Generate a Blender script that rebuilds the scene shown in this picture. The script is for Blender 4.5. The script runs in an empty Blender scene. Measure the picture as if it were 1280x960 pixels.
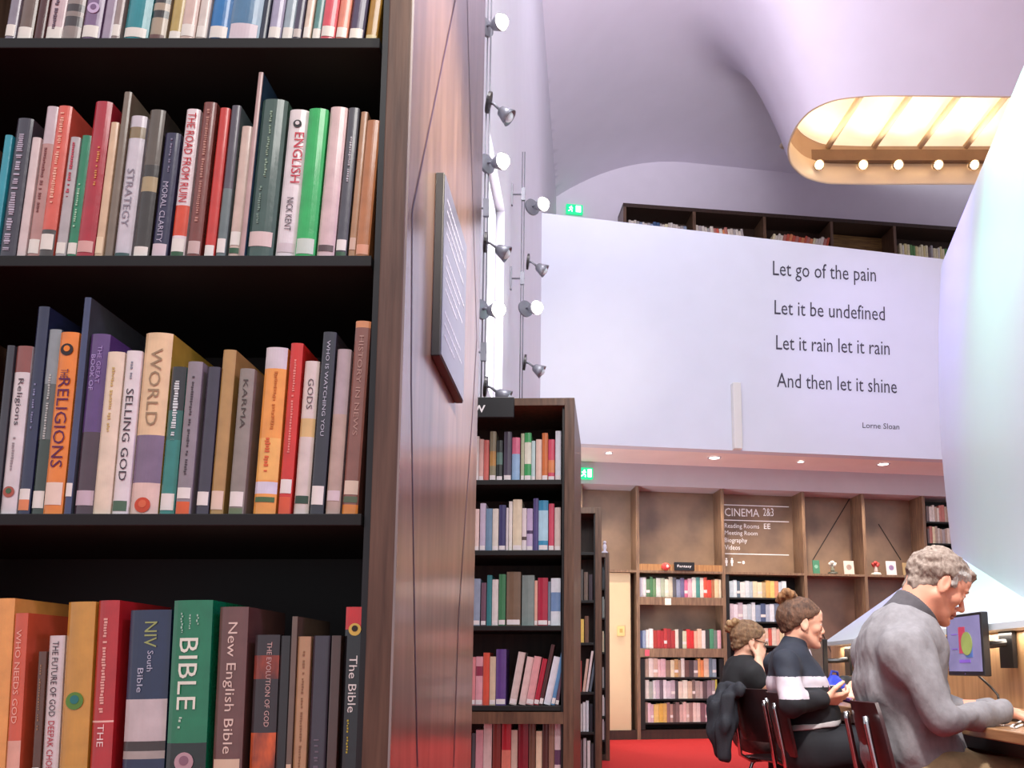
import bpy, bmesh, math, random
import numpy as np
from mathutils import Vector, Matrix, Euler
random.seed(7)
S = bpy.context.scene
COL = S.collection

# ------------------------------------------------------------------ camera, world, lights, exposure
F_PX, PX0, PY0, PITCH, CAM_Z = 1050.0, 737.0, 687.0, math.radians(8.0), 0.92
cd = bpy.data.cameras.new('camera'); cam = bpy.data.objects.new('camera', cd); COL.objects.link(cam)
cam.location = (0, 0, CAM_Z); cam.rotation_euler = (math.pi/2 + PITCH, 0, 0)
cd.sensor_fit = 'HORIZONTAL'; cd.sensor_width = 36; cd.lens = 36*F_PX/1280
cd.shift_x = (640-PX0)/1280; cd.shift_y = (PY0-480)/1280
cd.clip_start = 0.05; cd.clip_end = 200
S.camera = cam
S.view_settings.view_transform = 'Standard'; S.view_settings.look = 'None'
S.view_settings.gamma = 1.0; S.view_settings.use_curve_mapping = False
S.view_settings.exposure = 0.66

w = bpy.data.worlds.new('world'); S.world = w; w.use_nodes = True
bg = w.node_tree.nodes['Background']; bg.inputs[0].default_value = (0.80, 0.785, 0.86, 1); bg.inputs[1].default_value = 0.55

def aim(o, target):
    d = Vector(target) - o.location
    o.rotation_euler = d.to_track_quat('-Z', 'Y').to_euler()
def area(name, loc, target, size, power, color=(1, 1, 1), size_y=None):
    l = bpy.data.lights.new(name, 'AREA'); l.energy = power; l.color = color; l.size = size
    if size_y: l.shape = 'RECTANGLE'; l.size_y = size_y
    o = bpy.data.objects.new(name, l); COL.objects.link(o); o.location = loc; aim(o, target); return o
def spot(name, loc, target, power, color=(1, 1, 1), ang=60, blend=0.6, r=0.05):
    l = bpy.data.lights.new(name, 'SPOT'); l.energy = power; l.color = color
    l.spot_size = math.radians(ang); l.spot_blend = blend; l.shadow_soft_size = r
    o = bpy.data.objects.new(name, l); COL.objects.link(o); o.location = loc; aim(o, target); return o
area('entrance_fill', (0.2, -1.6, 4.2), (-0.3, 1.4, 1.3), 2.2, 46, (1.0, 0.96, 0.92), 1.4)  # added fill behind the camera, brightens the near books; no fixture
spot('vault_fill', (-0.1, 0.6, 5.0), (-1.1, 8.0, 10.2), 3100, (0.94, 0.92, 1.0), 60, 1.0, 1.3)  # added upward spot that brightens the ceiling; no lamp stands there
spot('vault_fill', (4.5, 2.4, 5.4), (1.0, 10.6, 10.2), 150, (0.94, 0.92, 1.0), 50, 1.0, 1.0)  # second added ceiling spot, fills from the right
area('hall_fill', (0.2, 2.0, 6.6), (1.0, 3.9, 0.8), 2.5, 190, (1.0, 0.95, 0.97), 2.5)  # added area fill over the people, hangs free below the ceiling
area('parapet_fill', (1.2, 6.0, 8.8), (2.2, 11, 4.5), 2.0, 55, (0.94, 0.92, 1.0), 1.0)  # added unseen area light, brightens the parapet
spot('violet_wash_light', (4.6, 6.5, 6.0), (3.9, 11, 5.0), 110, (0.62, 0.45, 1.0), 50, 0.9, 0.2)
spot('green_panel_light', (1.6, 3.9, 5.4), (2.42, 4.45, 3.7), 330, (0.12, 1.0, 0.35), 46, 1.0, 0.15)
spot('violet_panel_light', (2.1, 5.2, 6.2), (2.95, 6.4, 3.3), 700, (0.36, 0.2, 1.0), 40, 1.0, 0.15)
area('panel_fill', (0.9, 3.2, 4.6), (2.7, 5.2, 1.7), 1.2, 22, (0.85, 0.95, 1.0), 1.2)  # added fill for the lower part of the white panel
spot('desk_fill_spot', (0.35, 0.9, 4.2), (1.25, 3.5, 0.95), 640, (1.0, 0.93, 0.88), 44, 0.9, 0.15)  # added out-of-view spot to brighten the seated people
area('under_shelf_light', (1.95, 4.6, 1.08), (1.98, 4.6, 0.7), 4.2, 9, (1.0, 0.90, 0.76), 0.03)
area('soffit_fill', (-0.35, 9.5, 0.7), (2.3, 10.5, 3.62), 0.6, 28, (1.0, 0.95, 0.95))  # added area light hidden behind the bookcases, whitens the soffit
spot('gallery_fill_spot', (0.9, 8.2, 8.3), (2.7, 13.9, 7.35), 320, (1.0, 0.86, 0.68), 34, 1.0, 0.1)  # added spot to lift the dark gallery shelf; no fixture there
spot('bookcase_side_fill', (1.0, 0.6, 3.4), (-0.28, 1.60, 1.84), 1100, (1.0, 0.86, 0.66), 21, 1.0, 0.08)  # added spot, stands in for a warm glow reflected in the side panel
spot('bookcase_violet_fill', (1.2, 0.5, 2.6), (-0.28, 1.33, 1.40), 50, (0.62, 0.45, 1.0), 26, 1.0, 0.08)  # added spot that tints the side panel violet; no such lamp in view

# ------------------------------------------------------------------ pixel -> world
CP, SP = math.cos(PITCH), math.sin(PITCH)
def ray(px, py):
    u = (px-PX0)/F_PX; v = (PY0-py)/F_PX
    return Vector((u, CP - v*SP, SP + v*CP))
CAM = Vector((0, 0, CAM_Z))
def P(px, py, D):
    r = ray(px, py); return CAM + r*(D/r.y)
def PXp(px, py, X):
    r = ray(px, py); return CAM + r*(X/r.x)
def PZ(px, py, z):
    r = ray(px, py); return CAM + r*((z-CAM_Z)/r.z)
def PL(px, py, y0, m):            # plane y = y0 + m x
    r = ray(px, py); t = y0/(r.y - m*r.x); return CAM + r*t

# ------------------------------------------------------------------ materials
def lin(c):
    if isinstance(c, str):
        c = c.lstrip('#'); c = [int(c[i:i+2], 16)/255 for i in (0, 2, 4)]
        c = [x/12.92 if x <= 0.04045 else ((x+0.055)/1.055)**2.4 for x in c]
    return (c[0], c[1], c[2], 1.0)
MC = {}
def M(col, rough=0.5, noise=0.10, scale=25, metal=0.0, coat=0.0, bump=0.0, bscale=None, stretch=(1, 1, 1), emit=0.0, spec=0.5, name=None, col2=None, trans=0.0, crough=0.12, cior=1.5):
    key = (str(col), rough, noise, scale, metal, coat, bump, bscale, stretch, emit, spec, str(col2), trans, crough, cior)
    if key in MC: return MC[key]
    m = bpy.data.materials.new(name or 'surface'); m.use_nodes = True
    nt = m.node_tree; b = nt.nodes['Principled BSDF']; L = nt.links
    c = lin(col)
    b.inputs['Roughness'].default_value = rough; b.inputs['Metallic'].default_value = metal
    b.inputs['Coat Weight'].default_value = coat; b.inputs['Coat Roughness'].default_value = crough
    b.inputs['Coat IOR'].default_value = cior
    b.inputs['Specular IOR Level'].default_value = spec
    tc = nt.nodes.new('ShaderNodeTexCoord'); mp = nt.nodes.new('ShaderNodeMapping'); mp.inputs['Scale'].default_value = stretch
    L.new(tc.outputs['Object'], mp.inputs['Vector'])
    nz = nt.nodes.new('ShaderNodeTexNoise'); nz.inputs['Scale'].default_value = scale; nz.inputs['Detail'].default_value = 4
    L.new(mp.outputs['Vector'], nz.inputs['Vector'])
    cr = nt.nodes.new('ShaderNodeValToRGB'); L.new(nz.outputs['Fac'], cr.inputs['Fac'])
    cr.color_ramp.elements[0].position = 0.3; cr.color_ramp.elements[1].position = 0.7
    if col2 is None:
        cr.color_ramp.elements[0].color = tuple(x*(1-noise) for x in c[:3]) + (1,)
        cr.color_ramp.elements[1].color = tuple(min(1, x*(1+noise)) for x in c[:3]) + (1,)
    else:
        cr.color_ramp.elements[0].color = c; cr.color_ramp.elements[1].color = lin(col2)
    L.new(cr.outputs['Color'], b.inputs['Base Color'])
    if emit:
        L.new(cr.outputs['Color'], b.inputs['Emission Color']); b.inputs['Emission Strength'].default_value = emit
    if trans: b.inputs['Transmission Weight'].default_value = trans
    if bump:
        nb = nt.nodes.new('ShaderNodeTexNoise'); nb.inputs['Scale'].default_value = bscale or scale; nb.inputs['Detail'].default_value = 5
        L.new(mp.outputs['Vector'], nb.inputs['Vector'])
        bp = nt.nodes.new('ShaderNodeBump'); bp.inputs['Strength'].default_value = bump; bp.inputs['Distance'].default_value = 0.01
        L.new(nb.outputs['Fac'], bp.inputs['Height']); L.new(bp.outputs['Normal'], b.inputs['Normal'])
    MC[key] = m; return m
def wood(dark, light, rough=0.45, coat=0.0, scale=6, stretch=(9, 9, 0.8), bump=0.05, **kw):
    return M(dark, rough, 0, scale, 0, coat, bump, scale*2, stretch, name='wood', col2=light, **kw)

# ------------------------------------------------------------------ mesh building
class MB:
    def __init__(s): s.v = []; s.f = []; s.m = []
    def add(s, vs, fs, mi=0):
        n = len(s.v); s.v += [tuple(v) for v in vs]; s.f += [tuple(n+i for i in f) for f in fs]; s.m += [mi]*len(fs)
    def box(s, a, b, mi=0, mat=None, bev=0.0):
        x0, y0, z0 = a; x1, y1, z1 = b
        if bev > 0:
            bm = bmesh.new(); bmesh.ops.create_cube(bm, size=1)
            for v in bm.verts: v.co = Vector(((x0+x1)/2 + v.co.x*(x1-x0), (y0+y1)/2 + v.co.y*(y1-y0), (z0+z1)/2 + v.co.z*(z1-z0)))
            bmesh.ops.bevel(bm, geom=bm.edges[:], offset=bev, segments=2, affect='EDGES', profile=0.5)
            bm.verts.ensure_lookup_table(); bm.verts.index_update()
            vs = [v.co.copy() for v in bm.verts]; fs = [[v.index for v in f.verts] for f in bm.faces]; bm.free()
        else:
            vs = [Vector(p) for p in ((x0,y0,z0),(x1,y0,z0),(x1,y1,z0),(x0,y1,z0),(x0,y0,z1),(x1,y0,z1),(x1,y1,z1),(x0,y1,z1))]
            fs = [(0,3,2,1),(4,5,6,7),(0,1,5,4),(1,2,6,5),(2,3,7,6),(3,0,4,7)]
        if mat is not None: vs = [mat @ v for v in vs]
        s.add(vs, fs, mi); return s
    def tube(s, pts, r, n=10, mi=0, closed=False):
        pts = [Vector(p) for p in pts]; k = len(pts); rings = []; up = None
        for i, p in enumerate(pts):
            if closed: t = pts[(i+1) % k] - pts[i-1]
            else: t = pts[min(i+1, k-1)] - pts[max(i-1, 0)]
            t.normalize()
            if up is None:
                up = Vector((0, 0, 1)) if abs(t.z) < 0.9 else Vector((1, 0, 0))
            a = (up - t*up.dot(t)).normalized(); b = t.cross(a); up = a
            rr = r[i] if isinstance(r, (list, tuple)) else r
            rings.append([p + (a*math.cos(2*math.pi*j/n) + b*math.sin(2*math.pi*j/n))*rr for j in range(n)])
        vs = [v for rg in rings for v in rg]; fs = []
        for i in range(k if closed else k-1):
            for j in range(n):
                i2 = (i+1) % k
                fs.append((i*n+j, i*n+(j+1) % n, i2*n+(j+1) % n, i2*n+j))
        if not closed: fs += [tuple(reversed(range(n))), tuple((k-1)*n+j for j in range(n))]
        s.add(vs, fs, mi); return s
    def lathe(s, prof, mat=None, n=20, mi=0, cap=True):   # prof: (r, z)
        vs = []; fs = []
        for r, z in prof:
            for j in range(n):
                a = 2*math.pi*j/n; vs.append(Vector((r*math.cos(a), r*math.sin(a), z)))
        for i in range(len(prof)-1):
            for j in range(n): fs.append((i*n+j, i*n+(j+1) % n, (i+1)*n+(j+1) % n, (i+1)*n+j))
        if cap:
            fs.append(tuple(reversed(range(n)))); fs.append(tuple((len(prof)-1)*n+j for j in range(n)))
        if mat is not None: vs = [mat @ v for v in vs]
        s.add(vs, fs, mi); return s
    def prism(s, poly, z0, z1, mi=0, mat=None):
        n = len(poly)
        vs = [Vector((x, y, z0)) for x, y in poly] + [Vector((x, y, z1)) for x, y in poly]
        fs = [tuple(reversed(range(n))), tuple(range(n, 2*n))] + [(i, (i+1) % n, n+(i+1) % n, n+i) for i in range(n)]
        if mat is not None: vs = [mat @ v for v in vs]
        s.add(vs, fs, mi); return s
    def ball(s, c, r, n=14, mi=0):
        r = r if isinstance(r, (tuple, list)) else (r, r, r)
        vs = []; fs = []; m = n//2
        for i in range(m+1):
            t = math.pi*i/m
            for j in range(n):
                a = 2*math.pi*j/n
                vs.append(Vector((c[0]+r[0]*math.sin(t)*math.cos(a), c[1]+r[1]*math.sin(t)*math.sin(a), c[2]+r[2]*math.cos(t))))
        for i in range(m):
            for j in range(n): fs.append((i*n+j, (i+1)*n+j, (i+1)*n+(j+1) % n, i*n+(j+1) % n))
        s.add(vs, fs, mi); return s
    def build(s, name, mats, parent=None, smooth=False, loc=None, rotz=None):
        me = bpy.data.meshes.new(name); me.from_pydata(s.v, [], s.f)
        if not isinstance(mats, (list, tuple)): mats = [mats]
        for m in mats: me.materials.append(m)
        me.polygons.foreach_set('material_index', s.m)
        if smooth: me.polygons.foreach_set('use_smooth', [True]*len(s.f))
        me.validate(); me.update()
        o = bpy.data.objects.new(name, me); COL.objects.link(o)
        if parent: o.parent = parent
        if loc is not None: o.location = loc
        if rotz is not None: o.rotation_euler = (0, 0, rotz)
        return o
def tag(o, label, cat, group=None, kind=None):
    o['label'] = label; o['category'] = cat
    if group: o['group'] = group
    if kind: o['kind'] = kind
    return o
def thing(name, label, cat, loc=(0, 0, 0), rotz=0.0, group=None):
    o = bpy.data.objects.new(name, None); COL.objects.link(o); o.empty_display_size = 0.05
    o.location = loc; o.rotation_euler = (0, 0, rotz); return tag(o, label, cat, group)
def struct(o): o['kind'] = 'structure'; return o
def angled(o, ang=40):
    me = o.data
    me.polygons.foreach_set('use_smooth', [True]*len(me.polygons))
    me.set_sharp_from_angle(angle=math.radians(ang)); return o

# text as real, flat, thin meshes (built-in font)
TC = {}
def text_geo(body):
    if body not in TC:
        c = bpy.data.curves.new('lettering', 'FONT'); c.body = body; c.resolution_u = 2
        o = bpy.data.objects.new('lettering', c); COL.objects.link(o)
        dg = bpy.context.evaluated_depsgraph_get()
        me = bpy.data.meshes.new_from_object(o.evaluated_get(dg))
        vs = [v.co.copy() for v in me.vertices]; fs = [tuple(p.vertices) for p in me.polygons]
        bpy.data.objects.remove(o); bpy.data.curves.remove(c); bpy.data.meshes.remove(me)
        x0 = min(v.x for v in vs); x1 = max(v.x for v in vs); y0 = min(v.y for v in vs); y1 = max(v.y for v in vs)
        TC[body] = ([((v.x-x0)/(x1-x0), (v.y-y0)/(y1-y0)) for v in vs], fs, (x1-x0)/(y1-y0))
    return TC[body]
def text_into(mb, body, f, mi=0):      # f(u,v) -> Vector
    uv, fs, _ = text_geo(body); mb.add([f(u, v) for u, v in uv], fs, mi)

# colour words
def cname(h):
    h = h.lstrip('#'); r, g, b = [int(h[i:i+2], 16)/255 for i in (0, 2, 4)]
    mx, mn = max(r, g, b), min(r, g, b); s = 0 if mx == 0 else (mx-mn)/mx
    if mx < 0.22: return 'black'
    if s < 0.16: return 'white' if mx > 0.80 else ('pale grey' if mx > 0.62 else ('grey' if mx > 0.38 else 'dark grey'))
    d = mx-mn
    hue = (60*((g-b)/d) % 360) if mx == r else (60*((b-r)/d)+120 if mx == g else 60*((r-g)/d)+240)
    pale = s < 0.38 and mx > 0.62
    if hue < 14 or hue >= 335: n = 'pink' if (pale or (mx > .8 and s < .55)) else ('maroon' if mx < 0.5 else 'red')
    elif hue < 40: n = 'cream' if pale else ('brown' if mx < 0.62 else ('orange' if s > .55 else 'tan'))
    elif hue < 66: n = 'cream' if pale else ('olive' if mx < 0.6 else 'yellow')
    elif hue < 165: n = 'pale green' if pale else ('dark green' if mx < 0.42 else 'green')
    elif hue < 200: n = 'pale teal' if pale else 'teal'
    elif hue < 255: n = 'pale blue' if pale else ('navy' if mx < 0.42 else 'blue')
    else: n = 'lilac' if pale else ('dark purple' if mx < 0.42 else 'purple')
    return n
ORD = ['first', 'second', 'third', 'fourth', 'fifth', 'sixth', 'seventh', 'eighth', 'ninth', 'tenth', 'eleventh', 'twelfth', 'thirteenth',
       'fourteenth', 'fifteenth', 'sixteenth', 'seventeenth', 'eighteenth', 'nineteenth', 'twentieth', 'twenty-first', 'twenty-second',
       'twenty-third', 'twenty-fourth', 'twenty-fifth', 'twenty-sixth', 'twenty-seventh', 'twenty-eighth', 'twenty-ninth', 'thirtieth',
       'thirty-first', 'thirty-second', 'thirty-third', 'thirty-fourth', 'thirty-fifth']
# ------------------------------------------------------------------ shared surfaces
WHITE = M('d4d1dc', 0.55, 0.02, 3, name='white_plaster')
CREAM = M('cfb892', 0.5, 0.03, 4, name='cream_paint')
BLACK = M('0b0a0a', 0.6, 0.2, 10, name='black_board')
DARKM = M('1c1a1c', 0.35, 0.1, 20, name='dark_metal')
CHROME = M('c9c9cc', 0.18, 0.05, 20, metal=1.0, name='chrome')
GREYM = M('7c7d86', 0.35, 0.08, 20, metal=0.4, name='grey_metal')
WOOD_POST = wood('452c1e', '684c3a', 0.45, 0.1, 7, (10, 10, 0.7))
WOOD_PANEL = wood('5f463c', '8a6d62', 0.3, 1.0, 5, (5, 5, 0.6), 0.0, crough=0.17, cior=2.2)
WOOD_CASE = wood('4a3529', '70543f', 0.42, 0.15, 6, (8, 8, 0.8))
WOOD_DARK = wood('2a1b14', '3f2a20', 0.5, 0.05, 6, (8, 8, 0.8))
WOOD_BACK = M('6e594b', 0.4, 0, 2.2, 0, 0.2, 0.03, 6, (1, 1, 1), name='stained_board', col2='9a7e66')
WOOD_EDGE = wood('6a5140', '93765c', 0.45, 0.1, 6, (8, 8, 0.8))
WOOD_LIGHT = wood('8a5f38', 'b98a58', 0.45, 0.15, 5, (7, 7, 0.7))

# ------------------------------------------------------------------ floor
mb = MB(); mb.box((-6, -3, -0.1), (8, 15, 0.0))
struct(mb.build('floor', M('b41416', 0.95, 0.12, 60, bump=0.3, bscale=220, name='red_carpet')))

# ------------------------------------------------------------------ far wall frame: plane y = 10.95 + .165 x
FM = 0.165; FTH = math.atan(FM); FY = 10.95
E1 = Vector((math.cos(FTH), math.sin(FTH), 0)); E2 = Vector((-math.sin(FTH), math.cos(FTH), 0))
def FW(s, off, z): return Vector((0, FY, 0)) + E1*s + E2*off + Vector((0, 0, z))
FMAT = Matrix.Translation((0, FY, 0)) @ Matrix.Rotation(FTH, 4, 'Z')     # local (s, off, z) -> world
def fs(px, py, off=0.0):        # pixel -> (s, z) on the plane at offset off behind the shelf fronts
    y0 = FY + off/math.cos(FTH)
    p = PL(px, py, y0, FM); q = FMAT.inverted() @ p; return q.x, q.z

DEP = 0.36
ZL, ZT, ZB = 2.20, 3.34, 3.64     # ledge, shelving top, soffit
# back wall behind the shelving, cream wall section, end wall above the gallery
mb = MB(); mb.box((-3.5, DEP+0.03, 0), (7.5, DEP+0.18, ZB), mat=FMAT); struct(mb.build('wall_back', CREAM))
mb = MB(); mb.box((-3.5, -0.02, ZT), (7.5, DEP+0.03, ZB), mat=FMAT); struct(mb.build('trim_1', M('bdb8c0', 0.6, 0.03, 4, name='grey_bulkhead')))

# balcony (gallery parapet) and its soffit
s0, zt0 = fs(683, 267, -0.97); s1, zt1 = fs(1178, 323, -0.97)
s0, zb0 = fs(725, 555, -0.97); s1b, zb1 = fs(1188, 575, -0.97)
print('balcony z', zt0, zt1, zb0, zb1)
ZTOP = (zt0+zt1)/2; ZBOT = ZB - 0.02
BAL = Matrix.Translation((0, 0, 0)) @ FMAT
mb = MB()
sl = -1.6; sr = 8.0
def quadstrip(mb, pts_front, pts_back): pass
dz = (zt1-zt0)/(s1-s0) if abs(s1-s0) > 0.1 else 0
za = zt0 + (sl-(-0.6))*dz; zb_ = zt0 + (sr+0.6)*dz
fr = -0.97
vs = [FW(sl, fr, ZBOT), FW(sr, fr, ZBOT), FW(sr, fr, zb_), FW(sl, fr, za), FW(sl, fr+0.16, ZBOT), FW(sr, fr+0.16, ZBOT), FW(sr, fr+0.16, zb_), FW(sl, fr+0.16, za)]
mb.add(vs, [(0, 1, 2, 3), (5, 4, 7, 6), (3, 2, 6, 7), (4, 5, 1, 0), (1, 5, 6, 2), (4, 0, 3, 7)])
balcony = struct(mb.build('wall_balcony', M('d4d9e6', 0.5, 0.015, 3, name='white_parapet')))
mb = MB(); mb.box((sl, fr+0.16, ZB), (sr, 3.2, ZB+0.25), mat=FMAT)
struct(mb.build('ceiling_soffit', M('efe4e0', 0.6, 0.03, 3, name='soffit_paint')))

# wall lettering on the parapet
INK = M('3b3a48', 0.6, 0.05, 20, name='dark_lettering')
def parapet_text(body, x0, yb0, x1, yb1, hpx, grow=0.0):
    a = PL(x0, yb0, FY+fr/math.cos(FTH), FM); b = PL(x1, yb1, FY+fr/math.cos(FTH), FM)
    t = PL(x0, yb0-hpx, FY+fr/math.cos(FTH), FM) - a
    m = MB(); text_into(m, body, lambda u, v: a + (b-a)*u + t*v - E2*0.004)
    o = m.build('lettering', INK, balcony); return o
parapet_text('Let go of the pain', 966, 350, 1095, 358, 24)
parapet_text('Let it be undefined', 968, 393, 1106, 401, 18)
parapet_text('Let it rain let it rain', 970, 437, 1112, 444, 18)
parapet_text('And then let it shine', 971, 484, 1121, 492, 18)
parapet_text('Lorne Sloan', 1078, 535, 1124, 537, 7)
# white fin on the parapet
sa, _ = fs(914, 520, fr); sb, _ = fs(926, 520, fr); _, zf = fs(918, 481, fr)
mb = MB(); mb.box((sa, fr-0.10, ZBOT), (sb-0.02, fr-0.004, zf), mat=FMAT, bev=0.008)
struct(mb.build('trim_2', M('d8d8d4', 0.5, 0.02, 5, name='white_fin')))

# end wall above the gallery
mb = MB(); mb.box((-2.6, 3.2, ZB), (13, 3.4, 10.5), mat=FMAT)
struct(mb.build('wall_end', M('dad2de', 0.6, 0.02, 3, name='lilac_plaster')))

# left upper wall with a bright window
XW = -0.60
wy0, wy1 = 4.62, 5.55
wz1 = 4.12; wz0 = 2.55
mb = MB()
for (a, b) in (((XW-0.2, 3.7, 2.3), (XW, wy0, 9.4)), ((XW-0.2, wy1, 2.3), (XW, 14.2, 9.4)), ((XW-0.2, wy0, 2.3), (XW, wy1, wz0)), ((XW-0.2, wy0, wz1), (XW, wy1, 9.4))): mb.box(a, b)
mb.box((-3.5, 3.7, 2.3), (XW-0.2, 14, 2.5))
struct(mb.build('wall_left', WHITE))
mb = MB(); mb.box((XW-0.13, wy0, wz0), (XW-0.11, wy1, wz1))
win = struct(mb.build('window_1', M('ffffff', 0.4, 0.0, 1, emit=3.0, name='daylit_pane')))
mb = MB()
for (a, b) in (((XW-0.11, wy0, wz0), (XW-0.06, wy0+0.04, wz1)), ((XW-0.11, wy1-0.04, wz0), (XW-0.06, wy1, wz1)), ((XW-0.11, wy0, wz1-0.04), (XW-0.06, wy1, wz1)), ((XW-0.11, wy0, wz0), (XW-0.06, wy1, wz0+0.04))): mb.box(a, b)
mb.build('window_frame', WHITE, win)

# ------------------------------------------------------------------ ceiling shell with roof-light opening
ZC = 10.24; ZR = 8.0
rim_px = [(986, 205), (983, 185), (992, 160), (1010, 138), (1040, 124), (1085, 119), (1150, 119), (1258, 120), (1400, 121), (1440, 128), (1462, 150), (1468, 180), (1455, 210), (1420, 227), (1350, 231), (1250, 231), (1150, 231), (1080, 231), (1030, 230), (1003, 222)]
rim = [PZ(x, y, ZR) for x, y in rim_px]
def resample(pts, n):
    k = len(pts); seg = [(pts[(i+1) % k]-pts[i]).length for i in range(k)]; tot = sum(seg); out = []
    i = 0; acc = 0
    for j in range(n):
        t = tot*j/n
        while acc+seg[i] < t: acc += seg[i]; i += 1
        out.append(pts[i].lerp(pts[(i+1) % k], (t-acc)/seg[i]))
    return out
NR = 160
rim = resample(rim, NR)
for _ in range(3): rim = [(rim[i-1]+rim[i]*2+rim[(i+1) % NR])/4 for i in range(NR)]
cen = sum(rim, Vector())/NR
def cov(x, z):
    d = max(0.0, 1.85-x); return z - 0.92*(d/2.45)**2.1
mb = MB(); ts = [0, 0.02, 0.05, 0.1, 0.17, 0.26, 0.37, 0.5, 0.65, 0.82, 1.0, 1.2, 1.4, 1.6, 1.8] + [2.0+0.13*i for i in range(26)] + [5.6, 6.5, 8, 10, 12]
vs = []
for t in ts:
    for p in rim:
        d = (p-cen); d.z = 0
        q = p + d.normalized()*t
        k = min(1.0, t/(1.7+2.6*max(0.0, -d.normalized().y)**2)); sm = 1-(1-k)**2.6
        x = max(q.x, XW-0.05); z = ZR + (cov(x, ZC)-ZR)*sm
        vs.append(Vector((min(x, 12), max(-3, min(15, q.y)), z)))
fs_ = [(i*NR+j, (i+1)*NR+j, (i+1)*NR+(j+1) % NR, i*NR+(j+1) % NR) for i in range(len(ts)-1) for j in range(NR)]
mb.add(vs, fs_)
ceil = struct(mb.build('ceiling', M('dcd4e2', 0.7, 0.02, 2, name='lilac_ceiling'), smooth=True))
# opening: cream lip, brown upstand, luminous panels with beams, lamps
rl = struct(bpy.data.objects.new('window_2', None)); COL.objects.link(rl)
LIP = M('f1dcc0', 0.5, 0.02, 4, name='cream_lip')
mb = MB(); vs = []
prof = [(0.0, ZR), (0.03, ZR-0.012), (0.03, ZR+0.34), (-0.02, ZR+0.36)]
for off, z in ((0.0, ZR), (-0.02, ZR-0.01), (-0.03, ZR+0.02), (-0.03, ZR+0.32), (0.0, ZR+0.33)):
    for p in rim:
        d = p-cen; d.z = 0; q = p + d.normalized()*off; vs.append(Vector((q.x, q.y, z)))
mb.add(vs, [(i*NR+j, i*NR+(j+1) % NR, (i+1)*NR+(j+1) % NR, (i+1)*NR+j) for i in range(4) for j in range(NR)])
mb.build('window_lip', LIP, rl, smooth=True)
mb = MB(); vs = []
for off, z in ((0.0, ZR+0.325), (0.01, ZR+0.33), (0.01, ZR+1.36)):
    for p in rim:
        d = p-cen; d.z = 0; q = p + d.normalized()*off; vs.append(Vector((q.x, q.y, z)))
mb.add(vs, [(i*NR+j, i*NR+(j+1) % NR, (i+1)*NR+(j+1) % NR, (i+1)*NR+j) for i in range(2) for j in range(NR)])
mb.build('window_upstand', M('c2a183', 0.6, 0.05, 5, name='warm_timber'), rl, smooth=True)
ry0 = min(p.y for p in rim); ry1 = max(p.y for p in rim); rx0 = min(p.x for p in rim); rx1 = max(p.x for p in rim)
mb = MB(); zt = ZR+0.62; zh = ZR+1.35
vs = []
for p in rim:
    u = (p.y-ry0)/(ry1-ry0); vs.append(Vector((p.x, p.y, zh+(zt-zh)*u)))
mb.add(vs, [tuple(range(NR))])
mb.build('window_pane', M('f8dfbc', 0.6, 0.14, 1.6, emit=0.6, name='lit_ceiling_panel'), rl)
mb = MB()
for i in range(7):
    x = rx0 + 0.05 + i*0.68
    for (dx) in (0,):
        a = Vector((x+0.75, ry0+0.05, zh-0.09)); b = Vector((x+0.1, ry1-0.05, zt-0.05))
        mb.tube([a, b], 0.045, 8)
mb.build('window_beam', M('e6cfae', 0.6, 0.05, 5, name='pale_beam'), rl, smooth=True)
mb = MB(); lampz = ZR+0.42
mb.box((rx0+0.42, ry1-0.10, ZR+0.33), (rx1, ry1-0.02, ZR+0.50)); mb.build('window_rail', M('8a6a50', 0.5, 0.1, 6, name='brown_rail'), rl)
EMW = M('fff2d6', 0.4, 0.0, 3, emit=7.0, name='glowing_bulb')
EMH = M('fff6e6', 0.4, 0.0, 3, emit=9.0, name='white_glowing_bulb')
for i, px in enumerate((1024, 1079, 1123, 1173, 1218)):
    p = P(px, 206, ry1-0.16)
    t = thing('roof_spotlight', '%s small lit roof spotlight from the left inside the oval ceiling opening' % ORD[i].capitalize(), 'lamp', p, 0, 'lamps in the ceiling opening')
    m = MB(); m.lathe([(0.03, 0.10), (0.06, 0.08), (0.075, -0.01), (0.07, -0.02), (0.05, 0.06)], Matrix.Rotation(math.radians(-65), 4, 'X'), 16, cap=False); m.build('housing', M('c9b090', 0.4, 0.05, 10, name='brass_housing'), t, smooth=True)
    m = MB(); m.ball((0, 0, 0), 0.055, 14); m.build('bulb', EMH if i == 2 else EMW, t, smooth=True)
    spot('roof_spot_glow', p + Vector((0, -0.12, 0.02)), (p.x+0.2, ry1-1.0, zh), 14, (1.0, 0.82, 0.58), 110, 0.8, 0.04)
    spot('roof_spot_beam', p + Vector((0, -0.12, -0.05)), (p.x+0.1, p.y-3, 4), 18, (1.0, 0.85, 0.65), 60, 0.8, 0.04)

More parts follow.
